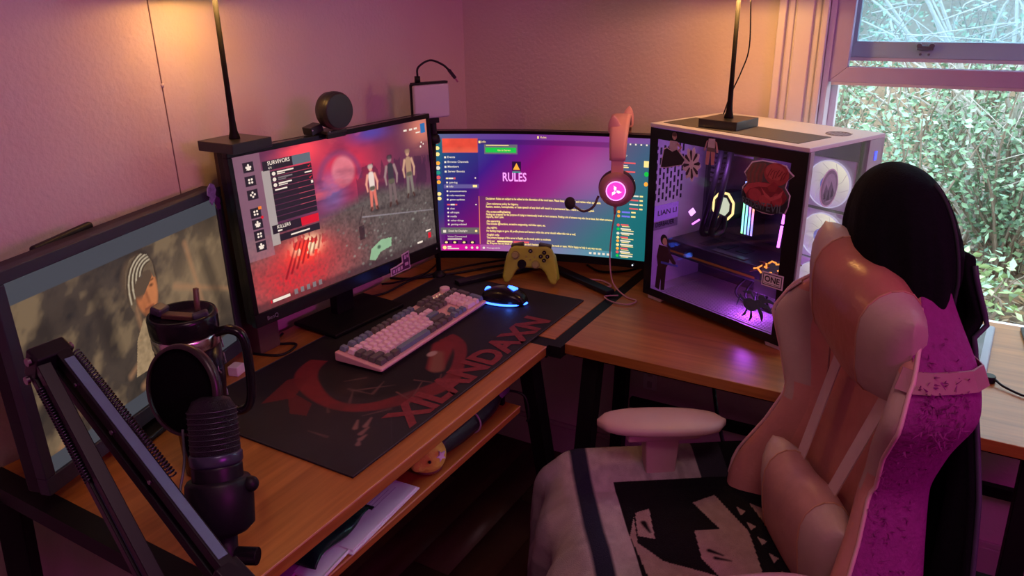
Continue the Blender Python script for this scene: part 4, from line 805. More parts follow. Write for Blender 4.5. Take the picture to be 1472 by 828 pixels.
for sx in (-1, 1): M().box(cf(sx*.50, .60, .004), (.036, .020, .012), (0, R(sx*10), 0)).build('bumper', mat('bumper_black', (.05, .05, .03), .4), ct, bevel=.003)

# ================================================================== COMPUTER CASE
PCL, PCW, PCH = .445, .272, .446
pc = thing('computer_case', 'white tower computer case with glass side showing purple lit parts and stickers', 'computer', (.721, -.258, DZ), R(-23.96))
F0 = .015
wpc = mat('case_white', (.72, .70, .70), .38, noise=.03)
def pb(nm, mt, *a, **k): return M().bx(*a).build(nm, mt, pc, **k)
pb('top_panel', wpc, 0, PCL, -.007, PCW, F0+PCH-.009, F0+PCH, bevel=.0015)
pb('top_mesh', mat('mesh_grey', (.11, .10, .085), .6, bump=.5, bscale=900), .020, PCL-.045, .018, .135, F0+PCH-.001, F0+PCH+.0012)
vt = M()
for k in range(7): vt.tube([(PCL-.06+(.013+.0*k)*0+(.026)*math.cos(a), .185+.026*math.sin(a)*(1-.0*k), F0+PCH+.0006) for a in np.linspace(0, 2*PI, 24)], .0012, 5) if k == 0 else vt.bx(PCL-.06-.026+k*.0075, PCL-.06-.026+k*.0075+.003, .185-.02, .185+.02, F0+PCH-.0005, F0+PCH+.001)
vt.build('vent_grille', mat('vent_grey', (.25, .24, .24), .5), pc)
pb('bottom_panel', wpc, 0, PCL, 0, PCW, F0, F0+.014, bevel=.0015)
pb('rear_panel', wpc, 0, .006, 0, PCW, F0, F0+PCH-.009)
pb('far_panel', wpc, 0, PCL, PCW-.006, PCW, F0, F0+PCH-.009)
pb('divider', mat('tray_grey', (.13, .12, .14), .5), .006, PCL-.015, .203, .208, F0+.014, F0+PCH-.010)
pb('front_pillar', mat('pillar_grey', (.42, .42, .45), .4), PCL-.012, PCL, .214, PCW, F0, F0+PCH-.009, bevel=.001)
pb('corner_post', mat('post_silver', (.40, .40, .42), .35), PCL-.014, PCL+.001, -.003, .010, F0, F0+PCH-.009, bevel=.001)
M().bx(PCL, PCL+.002, .238, .246, .405, .425).build('power_badge', emat('blue_badge', (.08, .12, 1.), 1.4), pc)
gl = M().bx(.002, PCL-.002, -.0055, -.0015, F0, F0+PCH-.010); gpan = gl.build('glass_panel', glassmat('tinted_glass', (.80, .78, .84), .05), pc)
bk = M(); a0, a1, b0, b1 = .028, PCL-.040, F0+.020, F0+PCH-.036
bk.bx(.002, a0, -.0066, -.0056, F0, F0+PCH-.010).bx(a1, PCL-.002, -.0066, -.0056, F0, F0+PCH-.010).bx(a0, a1, -.0066, -.0056, F0, b0).bx(a0, a1, -.0066, -.0056, b1, F0+PCH-.010)
bk.build('glass_border', gloss, gpan)
M().bx(PCL-.004, PCL-.001, .010, .214, F0, F0+PCH-.010).build('front_glass', glassmat('front_glass', (.90, .90, .94), .06), pc)
for x, y in ((.012, .012), (PCL-.06, .012), (.012, PCW-.045), (PCL-.06, PCW-.045)):
    M().prism([(x, 0), (x+.045, 0), (x+.055, F0+.001), (x-.006, F0+.001)], y-.008, y+.026, lambda a, b, c: (a, c, b)).build('foot', wpc, pc, bevel=.0015)
rs = M()
for i in range(8):
    for k in range(11): rs.bx(.006, .0072, .014+i*.0135, .0195+i*.0135, .262+k*.0130, .2705+k*.0130) if (i+k) % 2 == 0 else rs.bx(.006, .0072, .014+i*.0135, .0195+i*.0135, .256+k*.0130, .2665+k*.0130)
o = rs.build('rear_slots', mat('slot_dark', (.03, .025, .03), .8), pc); o['kind'] = 'stuff'
M().bx(.006, .0078, .014, .105, .205, .247).build('brand_plate', emat('violet_plate', (.45, .14, .85), .55), pc, bevel=.0008)
bt = M(); put_text(bt, 'LIAN LI', .028, .220, .013, lambda a, b: (.0082, .125-(.125-a) if 0 else a, b), width=.070, bold=.04)
put_text(bt, 'DER8AUER', .022, .190, .012, lambda a, b: (.0082, a, b), width=.070, bold=.06); bt.build('brand_lettering', mat('ink_black', (.01, .01, .012), .6), pc, fix=False)
M().bx(.006, .0075, .014, .105, .182, .203).build('name_plate', mat('plate_grey', (.30, .27, .33), .5), pc)
# parts behind the glass
mb = pb('motherboard', mat('board_dark', (.030, .034, .055), .4, noise=.5, scale=70), .020, .275, .196, .203, .165, .42)
hsk = M()
for k in range(7): hsk.bx(.055, .085, .165, .196, .30+k*.013, .308+k*.013)
hsk.build('heat_sink', mat('sink_grey', (.22, .20, .24), .35, .6), pc); hsk = M()
for k in range(5): hsk.bx(.10, .18, .170, .196, .375+k*.008, .380+k*.008)
hsk.build('heat_sink', MATS['sink_grey'], pc)
for k in range(4):
    x = .178+k*.0095
    nb = 12
    def ramc(U, V, k=k):
        import colorsys
        img = np.zeros(U.shape+(3,)); 
        for i in range(U.shape[0]):
            for j in range(U.shape[1]): img[i, j] = colorsys.hsv_to_rgb((.33+.50*V[i, j]*(.5+.5*k/3)+.12*k+.10*math.sin(V[i, j]*9+k)) % 1, .72, 1.)
        return img
    rm = pb('memory_stick', black, x, x+.006, .150, .196, .190, .325); painted('light_bar', rm, 1, 24, lambda U, V, x=x: (x+.0002+U*.0056, .1495+0*U, .191+V*.133), ramc, vmat('ram_light_%d' % k, 3.2)); painted('light_bar', rm, 1, 24, lambda U, V, x=x: (x-.0004+0*U, .15+.018*(1-U), .191+V*.133), ramc, vmat('ram_side_%d' % k, 1.6))
oc = [(.036*math.cos(R(a)), .040*math.sin(R(a))) for a in (22, 68, 112, 158, 202, 248, 292, 338)]
M().prism([(.118+x, .248+z) for x, z in oc], .150, .196, lambda a, b, c: (a, c, b)).build('cpu_block', mat('block_dark', (.05, .05, .05), .4), pc, bevel=.002)
rim = M()
for i in range(8):
    p, q = oc[i], oc[(i+1) % 8]; rim.bar((.118+p[0]*.93, .149, .248+p[1]*.93), (.118+q[0]*.93, .149, .248+q[1]*.93), .004, .005)
rim.build('block_light', emat('gold_ring', (1., .72, .25), 2.4), pc)
M().prism([(.118+x*.55, .248+z*.62) for x, z in oc], .1485, .1495, lambda a, b, c: (a, c, b)).build('block_display', emat('block_glow', (.75, .85, .55), 1.3), pc)
tb = mat('hose_black', (.02, .02, .024), .4)
for dx, dy in ((0, 0), (.020, .012)):
    M().tube(bez((.125+dx, .120+dy, .42), (.128+dx, .105+dy, .36), (.118+dx, .092+dy, .26), (.098+dx, .098+dy, .185), (.108+dx, .13+dy, .185), (.118+dx*.5, .15, .225), n=30), .0075, 10).build('cooling_hose', tb, pc, smooth=True)
gp = pb('graphics_card', mat('gpu_shroud', (.060, .060, .075), .35, .3, noise=.3), .008, .305, .070, .196, .110, .152, bevel=.003)
M().bx(.02, .29, .0695, .0702, .118, .124).build('trim_line', emat('orange_line', (1., .30, .04), .05), gp)
for k in range(3): M().bx(.09+k*.05, .12+k*.05, .10+.01*k, .16, .152, .1535).build('vent', mat('gpu_vent', (.015, .02, .03), .5), gp)
M().bx(.15, .25, .078, .096, .1523, .1545).build('side_logo', mat('gpu_logo', (.18, .18, .2), .3, .5), gp)
rj = random.Random(3)
for k in range(26):
    p = Vector((rj.uniform(.295, .385), rj.uniform(.05, .12), rj.uniform(.122, .165))); q = p+Vector((rj.uniform(-.03, .03), rj.uniform(-.02, .02), rj.uniform(-.012, .012)))
    M().tube([p, (p+q)/2+Vector((0, 0, .006)), q], .0022, 5).build('cable_strand', emat('amber_wire', (1., .36, .05), 1.9) if k % 3 == 0 else mat('wire_copper', (.30, .13, .05), .4), pc, smooth=True)
for k in range(7): M().tube(bez((.26+.02*k, .09, .115), (.24+.03*k, .07, .07), (.28+.02*k, .10, .035), (.33+.012*k, .15, .03), n=14), .0034, 6).build('cable', black, pc, smooth=True)
M().bx(.308, .378, .045, .052, .098, .128).build('card_brace', mat('brace_grey', (.22, .20, .22), .5), pc, bevel=.001)
mag = emat('violet_tube', (.85, .16, 1.), 5.)
M().tube([(.283, .16, .178), (.287, .16, .232)], .0035, 8).build('light_tube', mag, pc); M().tube([(.288, .16, .238), (.290, .16, .262)], .0035, 8).build('light_tube', mag, pc)
M().box((.042, .120, .222), (.014, .004, .018), (0, R(45), 0)).build('light_diamond', emat('violet_diamond', (.8, .35, 1.), 3.2), pc); M().bar((.046, .12, .190), (.068, .12, .207), .003, .004).build('light_tube', mag, pc)
flr = M()
for k in range(26): flr.bx(.05, PCL-.03, .012+k*.0072, .0155+k*.0072, F0+.014, F0+.0165)
o = flr.build('floor_slats', mat('slat_white', (.62, .58, .62), .5), pc); o['kind'] = 'stuff'
FANM = vmat('fan_glow', .85, .5)
for z in (.102, .222, .345):
    fo = M().bx(.315, .430, .198, .203, z-.058, z+.058).build('fan_frame', mat('fan_white', (.65, .62, .68), .4), pc, bevel=.002)
    M().lathe([(.053, 0), (.055, .003), (.055, .007), (.053, .008)], 40, (.3725, .198, z), (R(90), 0, 0), False).build('fan_ring', emat('fan_ring', (.80, .72, .95), .7), fo, smooth=True)
    painted('fan_disc', fo, 40, 6, lambda U, V, z=z: (.3725+.053*V*np.cos(2*PI*U), .1935+0*U, z+.053*V*np.sin(2*PI*U)), lambda U, V: np.stack([.95-.25*(.5-.5*np.sin(2*PI*U+.6))*V, .86-.42*(.5-.5*np.sin(2*PI*U+.6))*V, .66+.26*(.5-.5*np.sin(2*PI*U+.6))*V], -1)*(.75+.5*V[..., None]*np.clip(np.sin(2*PI*U+.6), 0, 1)[..., None]), FANM)
    M().lathe([(.018, 0), (.018, .008), (.014, .010), (1e-4, .010)], 24, (.3725, .196, z), (R(90), 0, 0)).build('fan_hub', emat('fan_hub', (.30, .28, .75), .55), fo)
    M().lathe([(.0095, 0), (.0095, .001), (.0075, .0012)], 20, (.3725, .1855, z), (R(90), 0, 0)).build('hub_label', emat('hub_label', (.62, .5, .95), .9), fo)
    fb = M()
    for k in range(9):
        a = 2*PI*k/9; fb.tube([(.3725+r_*math.cos(a+.6*q), .192, z+r_*math.sin(a+.6*q)) for q, r_ in ((0, .020), (.5, .035), (1, .050))], .0006, 4)
    fb.build('fan_blade', emat('fan_line', (.72, .60, .62), .55), fo, fix=False)
light('case_glow', 'POINT', (0, 0, 0), .55, (.55, .10, 1.), .02).parent = pc
bpy.data.objects['case_glow'].location = (.30, .05, .065)
light('case_glow_top', 'POINT', (0, 0, 0), .40, (.60, .22, 1.), .02).parent = pc
bpy.data.objects['case_glow_top'].location = (.16, .07, .36)

# stickers on the glass (things of their own stay on the case as flat prints)
def sticker(name, label, P, out=None, plane='side'):
    t = thing(name, label, 'sticker', (.721, -.258, DZ), R(-23.96), 'stickers on the computer glass')
    fn = (lambda a, b, c: (a, -.0068-c, b+F0)) if plane == 'side' else (lambda a, b, c: (PCL+.0002+c, a, b+F0))
    if out is not None: M().prism(out, 0, .0006, fn).build('border', mat('sticker_edge', (.80, .72, .80), .5), t)
    for i, (pp, c) in enumerate(P): M().prism(pp, .0006, .0010+.00012*i, fn).build('print', mat('print_%.2f_%.2f_%.2f' % c, c, .55, noise=.25, scale=120), t)
    return t, fn
def circ(x, z, rx, rz=None, n=20, a0=0, a1=360): rz = rz or rx; return [(x+rx*math.cos(R(a0+(a1-a0)*k/n)), z+rz*math.sin(R(a0+(a1-a0)*k/n))) for k in range(n)]
def grow(P, s): cx = sum(p[0] for p in P)/len(P); cz = sum(p[1] for p in P)/len(P); return [(cx+(x-cx)*s, cz+(z-cz)*s) for x, z in P]
sk_, wh_, bl_ = (.55, .36, .30), (.62, .55, .58), (.012, .010, .014)
skirt = [(.052, .388), (.060, .392), (.078, .386), (.092, .393), (.118, .372), (.110, .360), (.088, .354), (.075, .350), (.060, .346), (.044, .344), (.048, .366)]
sticker('sticker', 'sticker of a figure in white top and wide black skirt on the case glass', [(circ(.082, .423, .007, .008), sk_), ([(.069, .412), (.092, .412), (.096, .392), (.080, .384), (.067, .394)], wh_), ([(.092, .412), (.108, .400), (.098, .386), (.094, .389), (.101, .399), (.090, .405)], sk_), (skirt, bl_), (circ(.082, .428, .0075, .005), (.10, .06, .05))], grow(skirt, 1.10))
fl_o = [(.140+.030*(1+.16*math.cos(9*R(a)))*math.cos(R(a))*.82, .365+.036*(1+.16*math.cos(9*R(a)))*math.sin(R(a))) for a in range(0, 360, 8)]
fl_p = []
for k in range(8): a = R(45*k+10); fl_p.append(([(.140+math.cos(a+d)*r_*.8, .365+math.sin(a+d)*r_*1.05) for d, r_ in ((-.16, .010), (-.14, .029), (.0, .033), (.16, .028), (.14, .010))], (.045, .03, .045)))
sticker('sticker', 'leafy dark rosette sticker with pale border on the case glass', fl_p, fl_o)
sticker('sticker', 'sticker of a walking figure in shorts on the case glass', [([(.186, .432), (.204, .433), (.205, .412), (.184, .412)], wh_), ([(.183, .412), (.206, .412), (.207, .403), (.182, .403)], (.16, .13, .11)), ([(.182, .403), (.193, .403), (.190, .372), (.181, .372)], (.60, .30, .26)), ([(.195, .403), (.207, .403), (.206, .374), (.198, .373)], (.60, .30, .26)), ([(.205, .428), (.210, .426), (.216, .404), (.211, .402)], sk_), ([(.184, .428), (.181, .426), (.174, .404), (.178, .403)], sk_)])
rd = [(.292, .372), (.310, .398), (.335, .405), (.360, .405), (.395, .402), (.404, .392), (.416, .384), (.402, .372), (.399, .356), (.412, .342), (.410, .318), (.404, .300), (.392, .303), (.372, .293), (.348, .292), (.325, .297), (.302, .303), (.291, .320), (.291, .340), (.302, .352), (.300, .362)]
mon = [(grow(rd, .97), (.10, .085, .08)), ([(.296, .370), (.312, .396), (.345, .402), (.340, .352), (.304, .350)], (.17, .10, .07))]
for k in range(4): mon.append(([(.303+.010*k, .352), (.300+.011*k, .374), (.307+.012*k, .392+.002*k), (.311+.012*k, .392+.002*k), (.306+.011*k, .374), (.308+.010*k, .352)], (.26, .08, .06)))
mon += [(circ(.374, .381, .031, .024), (.40, .055, .055)), (circ(.371, .385, .024, .017), (.52, .10, .09))]
for k in range(7): a = .352+.0065*k; mon.append(([(a, .374+.004*math.sin(k*2.1)), (a+.004, .384+.003*math.sin(k)), (a+.009, .392-.002*(k % 3)), (a+.0105, .391-.002*(k % 3)), (a+.006, .383+.003*math.sin(k)), (a+.002, .373+.004*math.sin(k*2.1))], (.26, .025, .03)))
mon += [([(.300, .330), (.318, .354), (.350, .360), (.392, .354), (.406, .336), (.398, .316), (.350, .306), (.310, .312)], (.24, .022, .03)), ([(.294, .334), (.306, .350), (.332, .357), (.372, .360), (.372, .352), (.334, .348), (.312, .340), (.302, .326)], (.52, .08, .085)), (circ(.326, .329, .017, .014), (.46, .06, .07)), (circ(.353, .321, .015, .012), (.50, .08, .08)), (circ(.383, .327, .013, .014), (.42, .05, .06)), ([(.340, .348), (.352, .330), (.368, .322), (.392, .334), (.396, .350), (.384, .338), (.366, .330), (.352, .338)], (.58, .11, .11)), ([(.356, .352), (.362, .342), (.378, .344), (.382, .356), (.370, .364)], (.34, .035, .04)),
        ([(.293, .336), (.302, .318), (.325, .310), (.360, .306), (.392, .314), (.410, .332), (.409, .316), (.402, .302), (.372, .294), (.330, .296), (.300, .304), (.292, .320)], (.014, .018, .022))]
t_, fn_ = sticker('sticker', 'big red creature sticker lettered resident evil on the case glass', mon, grow(rd, 1.02))
tt_ = M(); put_text(tt_, 'RESIDENT', .297, .3005, .0155, lambda a, b: fn_(a, b+1.6*(a-.352)**2, .0060), width=.060, bold=.02); put_text(tt_, 'EVIL', .361, .2995, .0175, lambda a, b: fn_(a, b+1.3*(a-.356)**2, .0060), width=.042, bold=.02); tt_.build('lettering', mat('teal_letter', (.12, .19, .20), .5), t_, fix=False)
t_, fn_ = sticker('sticker', 'white rectangular sticker reading ONE on the case glass', [([(.368, .133), (.417, .134), (.417, .161), (.368, .160)], (.04, .035, .045)), ([(.370, .135), (.415, .136), (.415, .159), (.370, .158)], (.95, .92, .95))], [(.365, .130), (.420, .131), (.420, .164), (.365, .163)])
tt_ = M(); put_text(tt_, 'ONE', .373, .142, .013, lambda a, b: fn_(a, b, .0016), width=.039, bold=.06); tt_.bx(0, 0, 0, 0, 0, 0) if 0 else None
tt_.add([fn_(a, b, .0016) for a, b in ((.372, .137), (.413, .138), (.413, .139), (.372, .138))], [(0, 1, 2, 3)]); tt_.build('lettering', mat('black_letter', (.006, .006, .008), .5), t_, fix=False)
tl = (.06, .10, .14); sp_ = [(circ(.342, .074, .020, .015), tl), (circ(.364, .083, .012, .009), tl), (circ(.372, .098, .010, .008), tl)]
for a, b, c in (((.33, .075), (.312, .088), (.304, .062)), ((.335, .068), (.330, .050), (.322, .040)), ((.345, .064), (.350, .050), (.342, .034)), ((.360, .078), (.378, .060), (.376, .044)), ((.368, .085), (.392, .082), (.408, .066)), ((.370, .092), (.392, .098), (.412, .094)), ((.352, .090), (.340, .104), (.318, .100))):
    P_ = [a, b, c]; w = (.005, .004, .001); L_ = [(x, z+w[i]) for i, (x, z) in enumerate(P_)]; Rr = [(x+.002, z-w[i]) for i, (x, z) in enumerate(P_)]; sp_.append((L_+Rr[::-1], tl))
sticker('sticker', 'teal spider shaped sticker low on the case glass', sp_)
fg = [(circ(.068, .162, .012, .014), (.015, .012, .014)), (circ(.071, .158, .0075, .010), (.62, .42, .38)), ([(.052, .146), (.084, .146), (.090, .110), (.078, .086), (.052, .088), (.046, .112)], (.045, .010, .018)), ([(.050, .088), (.080, .088), (.078, .030), (.066, .026), (.064, .060), (.060, .026), (.046, .028)], (.030, .008, .014)), ([(.084, .140), (.112, .112), (.108, .102), (.080, .124)], (.05, .012, .03)), ([(.062, .104), (.118, .108), (.118, .103), (.062, .098)], (.08, .10, .75))]
sticker('sticker', 'dark haired figure sticker in dark red clothes at the case glass corner', fg)
t_, fn_ = sticker('sticker', 'round grey mountain and pine tree sticker on the front glass of the computer', [(circ(.078, .352, .029, .038, 32), (.30, .28, .34)), (circ(.078, .352, .023, .031, 32), (.46, .42, .52)), ([(.057, .340), (.066, .362), (.074, .346), (.083, .366), (.098, .340), (.092, .326), (.066, .324)], (.20, .18, .24)), ([(.060, .330), (.064, .348), (.068, .330)], (.08, .07, .10)), ([(.072, .326), (.077, .350), (.082, .326)], (.08, .07, .10)), ([(.086, .330), (.090, .350), (.095, .332)], (.08, .07, .10))], circ(.078, .352, .032, .041, 32), plane='front')

# ================================================================== TUMBLER
tu = thing('tumbler', 'tall black patterned tumbler with handle, silver band and straw on the desk', 'tumbler', (.352, -1.366, DZ), R(30.6)); tu.scale = (1.02, 1.02, 1.04)
M().lathe([(.036, 0), (.038, .004), (.039, .10), (.045, .125), (.049, .16), (.050, .232)], 40).build('body', mat('tumbler_black', (.016, .015, .018), .25, .4), tu, smooth=True)
M().lathe([(.0505, .226), (.0515, .229), (.0515, .244), (.0505, .247)], 40).build('band', mat('steel_band', (.62, .58, .56), .22, 1.), tu, smooth=True)
M().lathe([(.0505, .247), (.052, .252), (.0525, .274), (.051, .280), (.046, .280), (.044, .272), (.010, .270), (1e-4, .270)], 40).build('lid', gloss, tu, smooth=True)
M().box((.0, -.004, .275), (.062, .018, .008), (0, 0, R(-12))).build('slider_tab', mat('lid_brown', (.10, .06, .035), .4), tu, bevel=.002)
M().box((-.036, .004, .283), (.020, .026, .014), (0, R(18), R(-12))).build('spout_cover', mat('lid_grey', (.05, .055, .07), .3), tu, bevel=.004)
M().box((.034, -.012, .280), (.024, .016, .010), (0, R(-12), R(25))).build('straw_cover', MATS['lid_grey'], tu, bevel=.003)
M().tube([(.020, .008, .262), (.024, .010, .315)], .0045, 12).build('straw', mat('straw_brown', (.13, .08, .05), .4), tu, smooth=True)
M().tube(bez((.047, 0, .245), (.072, 0, .250), (.090, 0, .236), (.093, 0, .19), (.088, 0, .130), (.072, 0, .108), (.044, 0, .112), n=36), .0095, 12, flat=.75).build('handle', gloss, tu, smooth=True)
dq = M(); rj = random.Random(11)
for k in range(26):
    a = rj.uniform(-1.4, .5); z = rj.uniform(.05, .215); rad = (.0393 if z < .1 else .045 if z < .14 else .0502)+.0016
    f_ = lambda da, dz: (rad*math.cos(a+da), rad*math.sin(a+da), z+dz)
    dq.tube([f_(0, 0), f_(rj.uniform(-.12, .12), .006), f_(rj.uniform(-.25, .25), .014)], [.0014, .0011, .0004], 4)
o = dq.build('scroll_print', mat('silver_print', (.55, .52, .58), .3, .7), tu, smooth=True); o['kind'] = 'stuff'
tw = M(); put_text(tw, 'YOU CAN', -.020, .150, .012, lambda a, b: ((.052)*math.cos(-.60+a/.052), (.052)*math.sin(-.60+a/.052), b), width=.045, bold=.03) ; tw.v = []; tw.f = []; tw.mi = []
wb_ = M().bx(-.012, .012, -.014, .014, 0, .022).build('charger_block', white, None, bevel=.002, loc=(.112, -1.098, DZ), rotz=R(16)); tag(wb_, 'small white plug block beside the framed monitor foot', 'charger')

# ================================================================== MICROPHONE, POP FILTER, BOOM ARM
mc = thing('microphone', 'black studio microphone hanging from the boom arm', 'microphone', (.666, -1.572, .985))
ax0, ax1 = Vector((.647, -1.550, 1.050)), Vector((.690, -1.597, .885)); ad = (ax1-ax0).normalized(); oc_ = Vector((.666, -1.572, .985))
def ml(t): return ax0+ad*t-oc_
gm_ = mat('mic_grille', (.030, .032, .036), .35, .7, bump=1., bscale=900)
M().tube([ml(-.006), ml(-.002), ml(.010), ml(.060), ml(.064)], [.012, .022, .0285, .0290, .0285], 32).build('grille', gm_, mc, smooth=True)
gr = M()
for k in range(9): gr.tube([ml(.004+.0065*k)+(ad.orthogonal().normalized()*math.cos(b)+ad.cross(ad.orthogonal().normalized())*math.sin(b))*(.0292 if k > 0 else .024) for b in np.linspace(0, 2*PI, 30)], .0007, 4)
gr.build('grille_rings', mat('ring_grey', (.10, .11, .13), .35, .8), mc, smooth=True)
M().tube([ml(.062), ml(.064), ml(.074), ml(.077)], [.0295, .0310, .0310, .0295], 32).build('collar', mat('mic_collar', (.06, .075, .11), .3, .5), mc, smooth=True)
M().tube([ml(.075), ml(.080), ml(.140), ml(.148)], [.0290, .0298, .0300, .024], 32).build('body', mat('mic_body', (.009, .010, .013), .4, spec=.3), mc, smooth=True)
M().tube([ml(.094), ml(.098), ml(.118), ml(.152), ml(.160), ml(.164)], [.036, .0385, .0400, .0385, .030, .018], 32).build('cradle', mat('mic_cradle', (.007, .008, .011), .45, spec=.3), mc, smooth=True)
M().ell(ml(.100)+Vector((.036, .018, 0)), (.010, .010, .010), 14, 10).build('side_knob', black, mc, smooth=True)
M().tube([ml(.160), ml(.180)+Vector((.006, -.002, 0)), ml(.205)+Vector((.014, -.004, 0))], [.017, .014, .012], 16).build('swivel', black, mc, smooth=True)
M().tube([ml(.186)+Vector((.016, .004, 0)), ml(.186)+Vector((.040, .016, 0))], .011, 16).build('tightening_knob', gloss, mc, bevel=.001)
M().tube(bez(ml(.035)+Vector((-.034, -.018, .0)), ml(.075)+Vector((-.034, -.020, 0)), ml(.110)+Vector((-.020, -.040, 0)), ml(.150)+Vector((.010, -.040, 0)), ml(.185)+Vector((.016, -.024, 0)), n=24), .0017, 6).build('cord', mat('cord_grey', (.12, .12, .15), .5), mc, smooth=True)
pf = thing('pop_filter', 'large round black pop filter in front of the tumbler', 'pop filter', (.600, -1.552, 1.054))
pn_ = Vector((.12, -1.0, .28)).normalized(); q_ = pn_.to_track_quat('Z', 'Y').to_matrix()
M().lathe([(.0525, -.006), (.057, -.006), (.0585, 0), (.057, .006), (.0525, .006)], 48, (0, 0, 0), q_, False).build('rim', mat('filter_rim', (.022, .018, .015), .35), pf, smooth=True)
M().lathe([(.0535, -.0022), (.0535, .0022), (1e-4, .0026)], 48, (0, 0, 0), q_).build('mesh', mat('filter_mesh', (.004, .004, .005), .95, spec=.05), pf)
M().tube(bez((-.010, -.002, -.056), (-.004, -.006, -.085), (.02, -.016, -.105), (.045, -.022, -.120), n=14), .0042, 8).build('gooseneck', black, pf, smooth=True)
M().lathe([(.0075, -.008), (.0075, .010)], 14, (-.010, -.002, -.054)).build('clamp_joint', black, pf)

ba = thing('boom_arm', 'black spring balanced boom arm crossing the desk end', 'boom arm', (.60, -1.60, DZ))
bo = Vector((.60, -1.60, DZ)); steel = mat('arm_bluegrey', (.12, .24, .30), .4, .1)
E1, E2, B2 = Vector((.462, -1.618, 1.090)), Vector((.765, -1.650, .905)), Vector((.690, -1.655, .842))
d1 = (E2-E1).normalized(); s1 = d1.cross(Vector((0, 1, 0))).normalized(); s1 = s1 if s1.z > 0 else -s1
def abar(p, q, w, h, m, nm): return M().bar(p-bo, q-bo, w, h).build(nm, m, ba, bevel=.0012)
abar(E1+s1*.014, E2+s1*.014, .017, .017, mat('arm_black', (.007, .008, .010), .4, spec=.3), 'upper_bar'); abar(E1+s1*.0230+d1*.015, E2+s1*.0230-d1*.02, .012, .0014, steel, 'bar_strip')
abar(E1-s1*.014, E2-s1*.014, .017, .017, MATS['arm_black'], 'upper_bar')
def spring(p, q, r, turns, nm, w=.0011):
    d = (q-p); L_ = d.length; d.normalize(); a = d.orthogonal().normalized(); b = d.cross(a); n = turns*10
    M().tube([p-bo+d*L_*k/n+(a*math.cos(2*PI*k/10)+b*math.sin(2*PI*k/10))*r for k in range(n+1)], w, 5).build(nm, mat('spring_steel', (.07, .08, .10), .3, .8), ba, smooth=True)
spring(E1+s1*.020+d1*.010+Vector((0, .0125, 0)), E1+s1*.020+d1*.22+Vector((0, .0125, 0)), .0048, 46, 'spring')
d2 = (B2-E1).normalized(); s2 = d2.cross(Vector((0, 1, 0))).normalized(); s2 = s2 if s2.z > 0 else -s2; oy = Vector((-.004, -.024, -.004))
abar(E1+oy-s2*.010, B2+oy-s2*.010, .016, .016, MATS['arm_black'], 'lower_bar'); abar(E1+oy+s2*.014, B2+oy+s2*.014, .016, .016, MATS['arm_black'], 'lower_bar')
abar(E1+oy-s2*.0015+d2*.155, B2+oy-s2*.0015-d2*.02, .010, .0012, steel, 'bar_strip'); spring(E1+oy+s2*.002+d2*.02-Vector((0, .010, 0)), E1+oy+s2*.002+d2*.15-Vector((0, .010, 0)), .0042, 34, 'spring')
M().box(E1-bo+Vector((-.006, -.010, .004)), (.024, .046, .044), (0, R(28), 0)).build('elbow_joint', MATS['arm_black'], ba, bevel=.003)
for dz in (-.014, .014):
    for dy in (-.034, .014): M().cyl(E1-bo+Vector((-.008+dz*.5, dy, dz)), E1-bo+Vector((-.008+dz*.5, dy+(.004 if dy > 0 else -.004), dz)), .0052, n=14).build('bolt', mat('bolt_steel', (.35, .33, .35), .3, 1.), ba)
for k in range(3): M().cyl(E1-bo+d1*(.05+.08*k)+Vector((0, -.0095, 0))+s1*.014, E1-bo+d1*(.05+.08*k)+Vector((0, -.0115, 0))+s1*.014, .0028, n=10).build('bolt', MATS['bolt_steel'], ba)
M().box(E2-bo+d1*.006, (.040, .030, .046), (0, R(30), 0)).build('end_joint', MATS['arm_black'], ba, bevel=.003)
M().tube([E2-bo+d1*.01, Vector((.722, -1.603, .842))-bo+Vector((.02, -.02, -.01)), ml(.205)+oc_+Vector((.014, -.004, 0))-bo], [.010, .010, .010], 12).build('mount_pin', black, ba, smooth=True)
M().tube([B2+oy-bo, Vector((.60, -1.625, .79))-bo, Vector((.60, -1.60, .755))-bo], [.013, .013, .015], 14).build('riser', MATS['arm_black'], ba, smooth=True)
M().bx(-.025, .025, -.012, .055, .0012, .012).bx(-.025, .025, -.022, -.010, -.075, .012).bx(-.025, .025, -.022, .045, -.075, -.065).build('desk_clamp', MATS['arm_black'], ba, bevel=.002)

# ================================================================== SHELF THINGS
ph = thing('plush_toy', 'round yellow plush chick with a white star patch on the desk shelf', 'plush', (.574, -1.040, SZ), R(62))
yp = mat('plush_yellow', (.72, .68, .08), .95, noise=.15, scale=60, bump=.7, bscale=160)
b_ = M().ell((0, 0, .038), (.038, .034, .038), 24, 16).ell((-.028, -.012, .030), (.016, .014, .014), 14, 10); soft(b_.build('body', yp, ph, smooth=True), .004, 8)
M().ell((-.012, -.034, .044), (.0035, .003, .0035), 10, 8).build('eye', gloss, ph, smooth=True)
M().prism([(.014+.011*(1 if k % 2 else .45)*math.cos(PI*k/5), .048+.013*(1 if k % 2 else .45)*math.sin(PI*k/5)) for k in range(10)], -.0335, -.0290, lambda a, b, c: (a, c, b)).build('star_patch', mat('patch_white', (.75, .72, .80), .8), ph)
bb_ = M().ell((0, 0, .012), (.030, .026, .012), 16, 8).build('base_pad', mat('plush_brown', (.16, .06, .05), .9), ph, smooth=True)
en = thing('envelope', 'white printed mail envelope lying on the desk shelf', 'envelope', (.555, -1.185, SZ), R(94))
em_ = mat('paper_white', (.70, .78, .84), .7, noise=.04); M().bx(-.125, .085, -.045, .060, .0005, .004).bx(-.120, .080, -.042, .055, .004, .008).build('sheets', em_, en, bevel=.001)
M().bx(-.09, -.03, -.0, .035, .0081, .0086).build('stamp', mat('print_grey', (.25, .25, .29), .7), en)
o = M()
